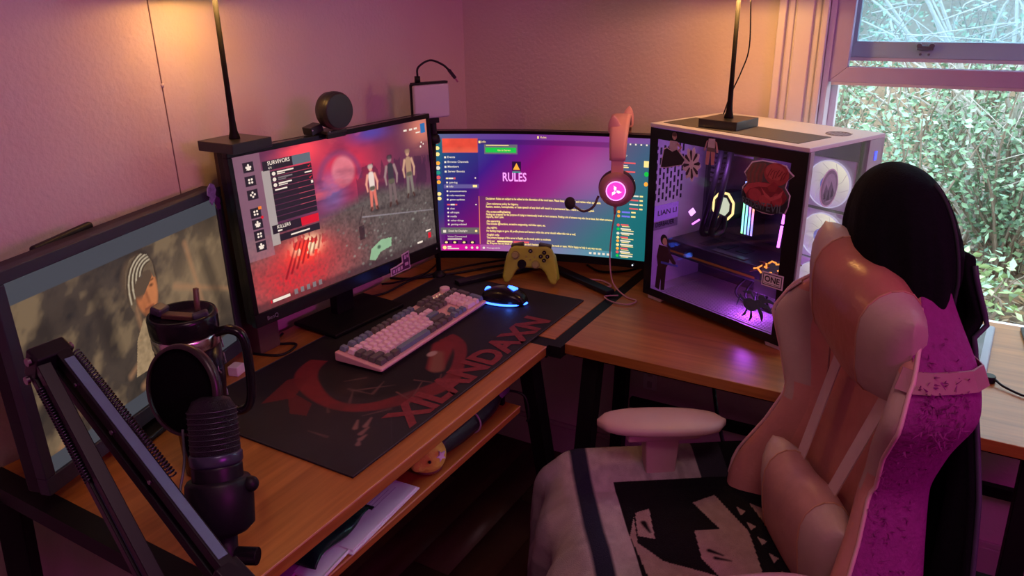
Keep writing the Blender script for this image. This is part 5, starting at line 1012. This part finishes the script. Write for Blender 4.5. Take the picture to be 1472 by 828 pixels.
for k in range(7): o.bx(-.02, .06-.006*(k % 3), .04-.008*k, .042-.008*k, .0081, .0085)
o.build('print_lines', mat('print_blue', (.45, .45, .60), .7), en)
fl2 = thing('letter', 'folded white letter under the green packet on the desk shelf', 'paper', (.575, -1.325, SZ), R(98))
M().loft([[(-.06, -.022, .001), (.07, -.026, .001), (.07, .03, .001), (-.06, .03, .001)], [(-.06, -.022, .004), (.07, -.026, .005), (.07, .03, .010), (-.06, .03, .006)]]).build('sheets', em_, fl2); M().tube([(-.06, -.022, .0035), (.07, -.026, .0045)], .003, 8).build('fold', em_, fl2, smooth=True)
gpk = thing('snack_packet', 'crumpled dark green foil packet resting on mail', 'packet', (.545, -1.295, SZ+.012), R(98)); rows = []
for i in range(13):
    t = i/12; x = -.085+.17*t; h = .010*math.sin(PI*t)**.6+.002; rows.append([(x, -.035*(1-.12*math.sin(7*t))*math.cos(a)+.004*math.sin(9*t), .004+h*math.sin(a)*(1+.35*math.sin(5*a+9*t))+.008*math.sin(PI*t)) for a in [2*PI*k/14 for k in range(14)]])
M().loft(rows).build('bag', mat('foil_green', (.010, .055, .032), .25, .3, noise=.3, scale=40, bump=.6, bscale=50), gpk, smooth=True)
M().bx(.083, .092, -.036, .036, .003, .0045).build('crimp', mat('foil_green', (.01, .05, .03), .3), gpk)
pv = M().bx(-.07, .07, -.016, .016, 0, .006).build('purple_box', mat('violet_card', (.42, .16, .44), .5), None, bevel=.001, loc=(.545, -1.43, SZ), rotz=R(96)); tag(pv, 'long flat purple box at the near end of the desk shelf', 'box')
um = thing('folding_umbrella', 'black folded umbrella with grey strap lying along the desk shelf', 'umbrella', (.565, -.87, SZ), R(90))
rows = []
for i in range(17):
    t = i/16; x = -.135+.24*t; rr = .018+.010*math.sin(PI*min(1, t*1.1))**.5 if t < .95 else .014; rows.append([(x, rr*1.0*math.cos(a)*(1+.10*math.sin(6*a+3*t)), .0285+rr*.92*math.sin(a)*(1+.10*math.sin(6*a+3*t))) for a in [2*PI*k/18 for k in range(18)]])
M().loft(rows).build('canopy', mat('umbrella_black', (.014, .014, .017), .45, bump=.4, bscale=60), um, smooth=True)
M().tube([(.10, 0, .03), (.155, .004, .028)], [.010, .012], 14).build('handle', mat('umbrella_grip', (.16, .15, .20), .4), um, smooth=True)
M().tube([(-.01, .031*math.cos(a), .029+.028*math.sin(a)) for a in np.linspace(0, 2*PI, 22)], .0022, 6).build('band', mat('band_pale', (.38, .34, .34), .7), um, smooth=True)
M().tube(bez((.152, 0, .028), (.165, -.040, .016), (.160, -.055, -.03), (.158, -.050, -.045), n=12), .0028, 6).build('wrist_strap', black, um, smooth=True)
M().bx(-.02, .02, -.004, .004, 0, .0) if 0 else None
bk2 = M().bx(-.10, .12, -.075, .075, 0, .045).build('equipment_box', mat('box_black', (.010, .010, .012), .6), None, bevel=.003, loc=(.43, -.90, SZ), rotz=R(90)); tag(bk2, 'flat black box pushed back on the desk shelf', 'box')
pkx = M().bx(-.018, .018, -.012, .012, 0, .03).build('pink_carton', mat('carton_pink', (.50, .30, .33), .6), None, bevel=.001, loc=(.500, -.985 if 0 else -.80, SZ+.046) if 0 else (.525, -.965, SZ), rotz=R(80)); tag(pkx, 'small pink carton wedged behind the umbrella', 'carton')

# ================================================================== TABLET ON THE RIGHT WING
tb_ = thing('tablet', 'grey framed drawing tablet with pen loop lying on the desk under the window', 'tablet', (1.435, -.215, DZ), R(-3.5))
M().bx(-.085, .085, -.150, .150, 0, .010).build('body', mat('tablet_frame', (.30, .36, .42), .4), tb_, bevel=.006)
M().bx(-.070, .068, -.128, .118, .0100, .0106).build('active_area', mat('tablet_face', (.09, .10, .12), .25, noise=.6, scale=25), tb_)
M().bx(-.055, .055, .124, .140, .0100, .0112).build('key_strip', gloss, tb_); M().bx(.018, .040, .128, .137, .011, .0128).build('pen_loop', gloss, tb_)
tag(M().tube(bez((1.52, -.372, DZ+.012), (1.545, -.40, DZ+.006), (1.60, -.425, DZ+.004), (1.70, -.415, DZ+.004), (1.82, -.40, DZ+.004), n=24), .0024, 6).build('tablet_cable', black, smooth=True), 'thin black cable running from the drawing tablet', 'cable')
tag(M().lathe([(.013, 0), (.014, .006), (.012, .014)], 18).build('cable_plug', black, None, loc=(1.515, -.372, DZ), bevel=.001), 'short black plug at the drawing tablet corner', 'plug')
tag(M().bx(-.05, .05, -.085, .085, 0, .010).build('phone', black, None, bevel=.004, loc=(1.635, -.125, DZ), rotz=R(4)), 'black phone lying by the window sill', 'phone')

# ================================================================== CABLES BEHIND THE MONITORS
def cable(P, r, label, m=black): tag(M().tube(bez(*P, n=40), r, 6).build('power_cable', m, smooth=True), label, 'cable')
cable([(.03, -.47, .753), (.09, -.44, .753), (.17, -.36, .755), (.26, -.235, .756), (.38, -.10, .753)], .0035, 'black cable running straight from behind the game monitor to the corner')
cable([(.02, -.66, .753), (.09, -.58, .753), (.105, -.44, .757), (.20, -.28, .764), (.30, -.10, .753)], .003, 'black cable bowing past the mat corner')
cable([(.07, -.28, .753), (.10, -.36, .760), (.115, -.43, .765), (.075, -.50, .758), (.04, -.52, .753)], .0028, 'black cable crossing another beside the game monitor')
cable([(.05, -1.02, .753), (.13, -.99, .753), (.12, -.93, .753), (.07, -.95, .753), (.045, -.90, .753)], .003, 'short looped black cable near the framed monitor')
cable([(.48, -.10, .753), (.54, -.135, .753), (.60, -.10, .753), (.63, -.05, .753)], .003, 'black cable curving behind the curved monitor foot')
cable([(.85, -.09, .70), (.88, -.12, .55), (.93, -.22, .45), (1.0, -.3, .30), (1.06, -.33, .02)], .006, 'thick black cable hanging below the right desk wing')

# ================================================================== GAMING CHAIR
gc = thing('gaming_chair', 'worn pink high back gaming chair with head pillow and lumbar cushion', 'chair', (1.309, -.795, 0), R(304))
leath = mat('pink_leather', (.60, .26, .21), .42, noise=.18, scale=18, bump=.25, bscale=120); bolst = mat('pink_bolster', (.54, .24, .20), .45, noise=.15, scale=14, bump=.3, bscale=90)
beige = mat('beige_leather', (.48, .35, .30), .5, noise=.12, scale=20, bump=.2, bscale=100); fuzz = mat('pink_frayed', (.27, .024, .21), .9, noise=.25, scale=60, bump=.9, bscale=140); pipe = mat('pink_piping', (.70, .45, .45), .5)
def w0(z): return -.10*(z-.9)
def hwid(z): return float(np.interp(z, [.44, .50, .58, .68, .76, .85, .93, 1.00, 1.06, 1.11, 1.17, 1.22, 1.255, 1.27], [.26, .290, .285, .240, .208, .240, .290, .255, .180, .120, .090, .070, .045, .018]))
def bol(z): return float(np.interp(z, [.44, .55, .68, .78, .86, .93, .99, 1.06, 1.12, 1.27], [.14, .135, .085, .062, .088, .108, .085, .030, .008, .0]))
def section(z):
    h = hwid(z); b = bol(z); c = w0(z); e = float(np.interp(z, [.44, .98, 1.08, 1.22, 1.27], [1, 1, .72, .6, .3]))
    half = [(0, 0), (.30, .0), (.52, .006), (.64, b*.35), (.76, b*.85), (.88, b), (.97, b*.82), (1.0, b*.45), (1.0, 0), (.985, -.045*e), (.90, -.080*e), (.62, -.092*e), (.30, -.095*e), (0, -.096*e)]
    pts = [(s*h, -(c+w), z) for s, w in half]; return pts+[(-x, y, zz) for x, y, zz in reversed(pts[1:-1])]
zs = [.44, .47, .50, .54, .58, .63, .68, .72, .76, .80, .85, .89, .93, .965, 1.0, 1.03, 1.06, 1.085, 1.11, 1.14, 1.17, 1.195, 1.22, 1.24, 1.255, 1.27]
bk_ = M(); rows = [section(z) for z in zs]; n_ = len(rows[0])
for i in range(len(rows)-1):
    for j in range(n_):
        jj = j if j <= 13 else n_-1-j; z = zs[i]
        bk_.cur = 0 if jj < 3 else (2 if (jj < 6 and z > .74+.05*abs(jj-4) and z < 1.0) else 1) if jj < 6 else 3 if jj < 11 else 1
        bk_.add([rows[i][j], rows[i][(j+1) % n_], rows[i+1][(j+1) % n_], rows[i+1][j]], [(0, 1, 2, 3)])
bk_.cur = 1; bk_.add(rows[0], [tuple(range(n_-1, -1, -1))]); bk_.add(rows[-1], [tuple(range(n_))])
o = bk_.build('backrest', [leath, bolst, beige, fuzz], gc, smooth=True)
b = bmesh.new(); b.from_mesh(o.data); bmesh.ops.remove_doubles(b, verts=b.verts, dist=1e-5); bmesh.ops.recalc_face_normals(b, faces=b.faces); b.to_mesh(b_m := o.data); b.free()
d = o.modifiers.new('sub', 'SUBSURF'); d.levels = 1; d.render_levels = 2
for sx in (-1, 1):
    M().tube([(sx*hwid(z)*.975, -(w0(z)+bol(z)*.83+.001), z) for z in np.linspace(.46, 1.085, 44)], .0042, 8).build('piping', pipe, gc, smooth=True)
    M().tube([(sx*hwid(z)*.50, -(w0(z)+.009), z) for z in np.linspace(.46, 1.04, 34)], .0022, 6).build('seam', mat('seam_thread', (.34, .15, .14), .7), gc, smooth=True)
# frayed flakes along the worn near edge
fr = M(); rj = random.Random(5)
for k in range(260):
    z = rj.uniform(.55, 1.05) if rj.random() < .6 else rj.gauss(.96, .03); s_ = rj.uniform(-.03, .07); p = Vector((hwid(z)*1.002, -(w0(z)+s_*.9), z)); q = Vector((rj.uniform(.002, .012), rj.gauss(0, .006), rj.gauss(0, .006)))
    fr.add([p, p+Vector((0, .004, .002)), p+q], [(0, 1, 2)])
o = fr.build('frayed_flakes', fuzz, gc, fix=False, solid=.0008); o['kind'] = 'stuff'
def pillow(nm, c, a, b, t, tilt, mats, ends, lean=0.):
    m = M(); n = 26; k = 18; rows = []
    for i in range(n+1):
        s = -1+2*i/n; ww = b*(1-.18*abs(s)**3); th = t*(1-abs(s)**3.2)**.5+.004
        rows.append([(s*a, -th*math.copysign(abs(math.sin(q))**.8, math.sin(q))*(1-.25*abs(math.cos(q))**6), ww*math.copysign(abs(math.cos(q))**.62, math.cos(q))*(1+.06*math.sin(6*s)) + .012*s*s) for q in [2*PI*j/k for j in range(k)]])
    rows = [[Vector(p) for p in r] for r in rows]; mt = Euler((tilt, lean, 0)).to_matrix()
    rows = [[mt @ p+Vector(c) for p in r] for r in rows]
    for i in range(n):
        m.cur = 1 if abs(-1+2*(i+.5)/n) > ends else 0
        for j in range(k): m.add([rows[i][j], rows[i][(j+1) % k], rows[i+1][(j+1) % k], rows[i+1][j]], [(0, 1, 2, 3)])
    m.cur = 1; m.add(rows[0], [tuple(range(k-1, -1, -1))]); m.add(rows[-1], [tuple(range(k))])
    o = m.build(nm, mats, gc, smooth=True); b_ = bmesh.new(); b_.from_mesh(o.data); bmesh.ops.remove_doubles(b_, verts=b_.verts, dist=1e-5); bmesh.ops.recalc_face_normals(b_, faces=b_.faces); b_.to_mesh(o.data); b_.free()
    for sg in (-1, 1):
        i = round((sg*ends+1)/2*n); M().tube([p+(p-Vector(c)).normalized()*.0008 for p in rows[i]]+[rows[i][0]], .0018, 6).build('stitching', mat('stitch_tan', (.50, .26, .16), .6), o, smooth=True)
    return o
shiny = mat('russet_leather', (.44, .17, .12), .30, noise=.2, scale=16, bump=.35, bscale=60)
pillow('head_pillow', (.022, -(w0(1.05)+.050), 1.028), .186, .110, .062, R(12), [shiny, beige], .50, R(11))
pillow('lumbar_pillow', (.020, -(w0(.6)+.060), .567), .178, .120, .058, R(8), [mat('rose_leather', (.44, .23, .20), .45, noise=.15, bump=.2, bscale=80), beige], .55)
for sx in (-1, 1):
    a, b__ = Vector((.06+sx*.10, -(w0(.98)+.030), .98)), Vector((-.008+sx*.070, -(w0(.62)+.050), .64)); M().loft([[p+Vector((x, y, 0)) for x, y in ((-.017, -.0015), (.017, -.0015), (.017, .0015), (-.017, .0015))] for p in (a, b__)]).build('strap', mat('strap_pale', (.60, .46, .42), .6), gc)
M().bx(-.262, .262, 0, 0, 0, 0) if 0 else None
def band_pt(z, j, o):
    p = section(z)[j]; c_ = Vector((0, -(w0(z)-.02), z)); q = Vector(p); d_ = (q-c_); d_.z = 0; return q+d_.normalized()*o
for jj in (range(5, 13), range(25-4, 25-12, -1)):
    M().loft([[band_pt(.985, j, .002), band_pt(1.012, j, .002), band_pt(1.012, j, .006), band_pt(.985, j, .006)] for j in jj]).build('neck_strap', mat('strap_pink', (.36, .17, .20), .6), gc, smooth=False)
# seat
st_ = M(); rows = []
for i in range(15):
    t = i/14; y = .02-.50*t; h = .255-.02*t; fz = -.018*max(0, (t-.85)/.15)**2
    rows.append([(x*.93, y, z+fz+.035) for x, z in ((-h, .40), (h, .40), (h+.012, .45), (h+.004, .505), (h-.04, .520), (h-.085, .492), (.10, .482), (0, .480), (-.10, .482), (-h+.085, .492), (-h+.04, .520), (-h-.004, .505), (-h-.012, .45))])
st_.loft(rows).build('seat', bolst, gc, smooth=True, sub=1)
M().bx(-.20, .20, -.45, -.05, .40, .435).build('seat_plate', blackm, gc, bevel=.004)
M().lathe([(.028, .14), (.028, .25), (.022, .25), (.022, .405)], 20, (0, -.24, 0)).build('gas_column', blackm, gc, smooth=False)
for k in range(5):
    a = 2*PI*k/5+.3; e = Vector((.30*math.cos(a), -.24+.30*math.sin(a), .075)); lg_ = M().tube([(0, -.24, .125), e*.5+Vector((0, -.12, .055)), e], [.026, .022, .016], 10).build('base_leg', mat('base_pink', (.55, .30, .32), .45), gc, smooth=True)
    M().cyl(e+Vector((-.012, 0, -.046)), e+Vector((.012, 0, -.046)), .028, n=20).build('caster', black, lg_, bevel=.003)
padm = mat('arm_pad', (.50, .33, .33), .45, noise=.06)
AX, AY = .252, .267
for sx, rz in ((-1, R(-5)), (1, R(5))):
    rows = []; mt = Matrix.Rotation(rz, 3, 'Z')
    for i in range(15):
        t = -1+2*i/14; q = (1-abs(t)**2.6)**.5 if abs(t) < 1 else .0; w = .048*q+.004; h = .014*(.5+.5*q)
        rows.append([mt @ Vector((w*math.copysign(abs(math.cos(a))**.8, math.cos(a)), .132*t, h*math.copysign(abs(math.sin(a))**.7, math.sin(a))))+Vector((sx*AX, -AY, .680)) for a in [2*PI*j/18 for j in range(18)]])
    ar = M().loft(rows).build('armrest', padm, gc, smooth=True)
    M().bx(sx*AX-.032, sx*AX+.032, -AY-.075, -AY+.075, .653, .668).build('arm_plate', padm, ar, bevel=.005)
    M().loft([[(sx*AX+x, -AY+y, .55) for x, y in ((-.020, -.03), (.020, -.03), (.020, .03), (-.020, .03))], [(sx*AX+x, -AY+y, .656) for x, y in ((-.022, -.036), (.022, -.036), (.022, .036), (-.022, .036))]]).build('arm_post', padm, ar, bevel=.004)
    M().bar((sx*AX, -AY, .56), (sx*.245, -AY, .42), .05, .03).build('arm_bracket', blackm, ar, bevel=.003); M().bar((sx*.25, -AY, .423), (sx*.15, -AY, .419), .05, .02).build('arm_bracket', blackm, ar)

for o in list(gc.children):
    if o.name.split('.')[0] in ('backrest', 'piping', 'seam', 'frayed_flakes', 'head_pillow', 'lumbar_pillow', 'strap', 'neck_strap'): o.scale = (.80, .80, .877); o.location = (0, 0, .1225)

# ================================================================== HOODIE over the chair top
def hood_pt(th, s):
    front, side = math.cos(th), math.sin(th)          # front: towards the desk, side: + towards the viewer's side of the chair
    zb = 1.096-.056*max(0, side)+.014*max(0, -side)-.06*max(0, -front)
    zt = 1.288; z = zt-(zt-zb)*(s**1.1); k = (z-1.115)/(zt-1.115)
    rho = math.sqrt(max(0, 1-k**3.4)) if k > 0 else 1+.06*min(1, (1.115-z)/.06)
    fold = 1.02+(.105+.050*math.sin(6*th+16*z)+.035*math.sin(11*th+5+9*z)+.02*math.sin(23*th+14*z))*min(1, s*1.5)*(.4+.4*abs(side))
    hump = .008*math.exp(-((th-2.45)/.38)**2-((z-1.150)/.050)**2)
    rw = .078 if front > 0 else .072
    u = (.130*rho*fold+hump)*side-.036*max(0, k)-.010; w = (rw*rho*fold+hump*1.3)*front+.022*max(0, k)
    return (u, -(w0(z)-.018+w), z)
nt, ns = 80, 30
hv = [hood_pt(2*PI*i/nt, j/ns) for j in range(1, ns+1) for i in range(nt)]; hf = [(j*nt+i, j*nt+(i+1) % nt, (j+1)*nt+(i+1) % nt, (j+1)*nt+i) for j in range(ns-1) for i in range(nt)]
k0 = len(hv); hv.append((-.046, -(w0(1.288)+.004), 1.2885)); hf += [(k0, i, (i+1) % nt) for i in range(nt)]
hd = thing('hoodie', 'black hoodie draped over the top and back of the gaming chair', 'hoodie', (1.309, -.795, 0), R(304))
hm = M(); hm.add(hv, hf); cl = mat('black_fleece', (.0045, .0045, .007), .95, noise=.3, scale=90, bump=.35, bscale=260, spec=.12)
hm.build('hood', cl, hd, smooth=True, solid=.007, sub=1)
M().tube([Vector(hood_pt(2*PI*i/80, 1.0)) for i in range(81)], .0065, 7).build('hem', cl, hd, smooth=True)
M().tube([Vector(hood_pt(1.9+.25*i/30, .10+.88*i/30))+Vector((.004, .004, .002)) for i in range(31)], .0034, 6).build('seam', mat('fleece_seam', (.02, .02, .03), .8), hd, smooth=True)
def drape(s_, t):
    z = 1.16-.82*t; ub = float(np.interp(z, [.34, .50, .62, .76, .91, 1.05, 1.16], [.30, .30, .29, .24, .165, .125, .10]))
    fold = .016*math.sin(9*s_+2.2*t)*min(1, .3+t)+.008*math.sin(21*s_+5*t+1)
    return Vector((ub*s_*(1 if s_ > 0 else .60), -(w0(z)-.128+.045*math.exp(-((z-1.16)/.10)**2)-.035*t*(1-t)*2+fold*min(1, t*3)+.030*abs(s_)**5*(t > .15)), z))
bd = M(); nu, nv = 44, 50
bd.add([drape(-1+2*i/nu, j/nv) for j in range(nv+1) for i in range(nu+1)], [(j*(nu+1)+i, j*(nu+1)+i+1, (j+1)*(nu+1)+i+1, (j+1)*(nu+1)+i) for j in range(nv) for i in range(nu)])
bd.build('body', cl, hd, smooth=True, solid=.022, sub=1)
M().tube([drape(.985, .02+.98*i/40)+Vector((.006, .004, 0)) for i in range(41)], .005, 7).build('zip_edge', mat('fleece_edge', (.045, .04, .075), .6), hd, smooth=True)
M().loft([[Vector((.20+.045*math.cos(a)*(1-.25*t)+.03*math.sin(4*t), .115+.035*math.sin(a)+.02*t, 1.06-.62*t)) for a in [2*PI*k/14 for k in range(14)]] for t in [q/16 for q in range(17)]]).build('sleeve', cl, hd, smooth=True) if 0 else None
for o in hd.children: o.scale = (.80, .80, .877); o.location = (0, 0, .1225)

# ================================================================== BLANKET over the seat
bl = thing('blanket', 'striped white towel blanket with a black and beige print over the chair seat', 'blanket', (1.309, -.795, 0), R(304))
def bl_pt(U, V):          # U across the seat (far side 0), V from the backrest over the front edge and down
    u = -.335+.66*U; p = .84*V; fold = .010*np.sin(26*U+3*V)*np.clip((p-.3)*4, .15, 1)+.006*np.sin(60*U+8*V)*np.clip((p-.45)*4, 0, 1)+.006*(fbm(U*3, V*3, 3, 8)-.5)
    w = -.035+np.where(p < .40, .06+p, np.where(p < .50, .46+.075*np.sin((p-.40)/.10*PI/2), .535+.04*(p-.5)))
    z = np.where(p < .40, .505, np.where(p < .50, .505-.075*(1-np.cos((p-.40)/.10*PI/2)), .430-(p-.50)*.97))
    side = np.clip((-u-.19)/.10, 0, 1); z = z+.030*side*(p < .52)-.10*np.clip((-u-.305)/.03, 0, 1)+.024*np.clip((u-.19)/.06, 0, 1)-.14*np.clip((u-.265)/.06, 0, 1)+.0*p
    z = z+.036+np.where(p < .45, .016+fold*.7, 0); w = w+np.where(p >= .45, fold*1.6+.020, 0)
    return (u, -w, z)
def bl_col(U, V):
    u = -.335+.66*U; p = .84*V; img = np.zeros(U.shape+(3,)); n = fbm(U*2, V*3, 20, 4); wht = np.array([.42, .37, .37]); img[:] = wht*(.75+.4*n[..., None])
    for c_, w_ in ((.58, .030), (.70, .05), (.80, .02)): mixc(img, sm(np.abs(p-c_)-w_, .01)*.55, (.16, .145, .16))  # darker grey bands paint the shade of the hanging folds
    mixc(img, sm(np.abs(p-.405)-.016, .006), (.020, .022, .045))
    blk = rect(U, p, 0, 1, 0, .345)*(u > -.215); mixc(img, blk, (.0055, .005, .007)); mixc(img, (p < .16)*(u <= -.215)*1., (.03, .03, .04)); mixc(img, (p < .10)*1., (.006, .006, .008))
    for c_ in (.20, .27): mixc(img, sm(np.abs(p-c_)-.006, .006)*(u < -.215)*.35, (.12, .09, .09))
    bg_ = np.array([.34, .24, .22]); X, Y = p, u
    for P in ([(.325, -.11), (.335, -.03), (.30, .02), (.24, .05), (.15, .10), (.10, .16), (.14, .27), (.24, .26), (.29, .20), (.30, .12), (.335, .06), (.345, -.05)], [(.29, -.13), (.32, -.12), (.33, -.05), (.30, -.04)], [(.20, -.14), (.15, -.16), (.12, -.05), (.14, .10), (.19, .12), (.23, .02), (.22, -.06), (.17, -.06)], [(.09, -.13), (.075, -.02), (.06, .12), (.045, .20), (.04, .05), (.06, -.10)]): mixc(img, poly(X, Y, P)*.95, bg_*(.8+.4*n[..., None]))
    for a, b, w_ in (((.31, -.09), (.305, -.06), .006), ((.21, .0), (.19, .015), .005), ((.205, .02), (.18, .03), .004), ((.27, .08), (.24, .12), .012), ((.285, .10), (.25, .17), .010)): mixc(img, sm(seg(X, Y, a, b, w_, w_*.4), .004), (.006, .005, .007))
    for k in range(6): mixc(img, poly(X, Y, [(.118-.004*k, -.12+.045*k), (.105-.004*k, -.105+.045*k), (.118-.004*k, -.095+.045*k)]), bg_)
    return img
o = painted('cloth', bl, 330, 400, bl_pt, bl_col, vmat('towel_print', 0, .95, .8, 500, .15)); d = o.modifiers.new('thick', 'SOLIDIFY'); d.thickness = .006; d.offset = 0
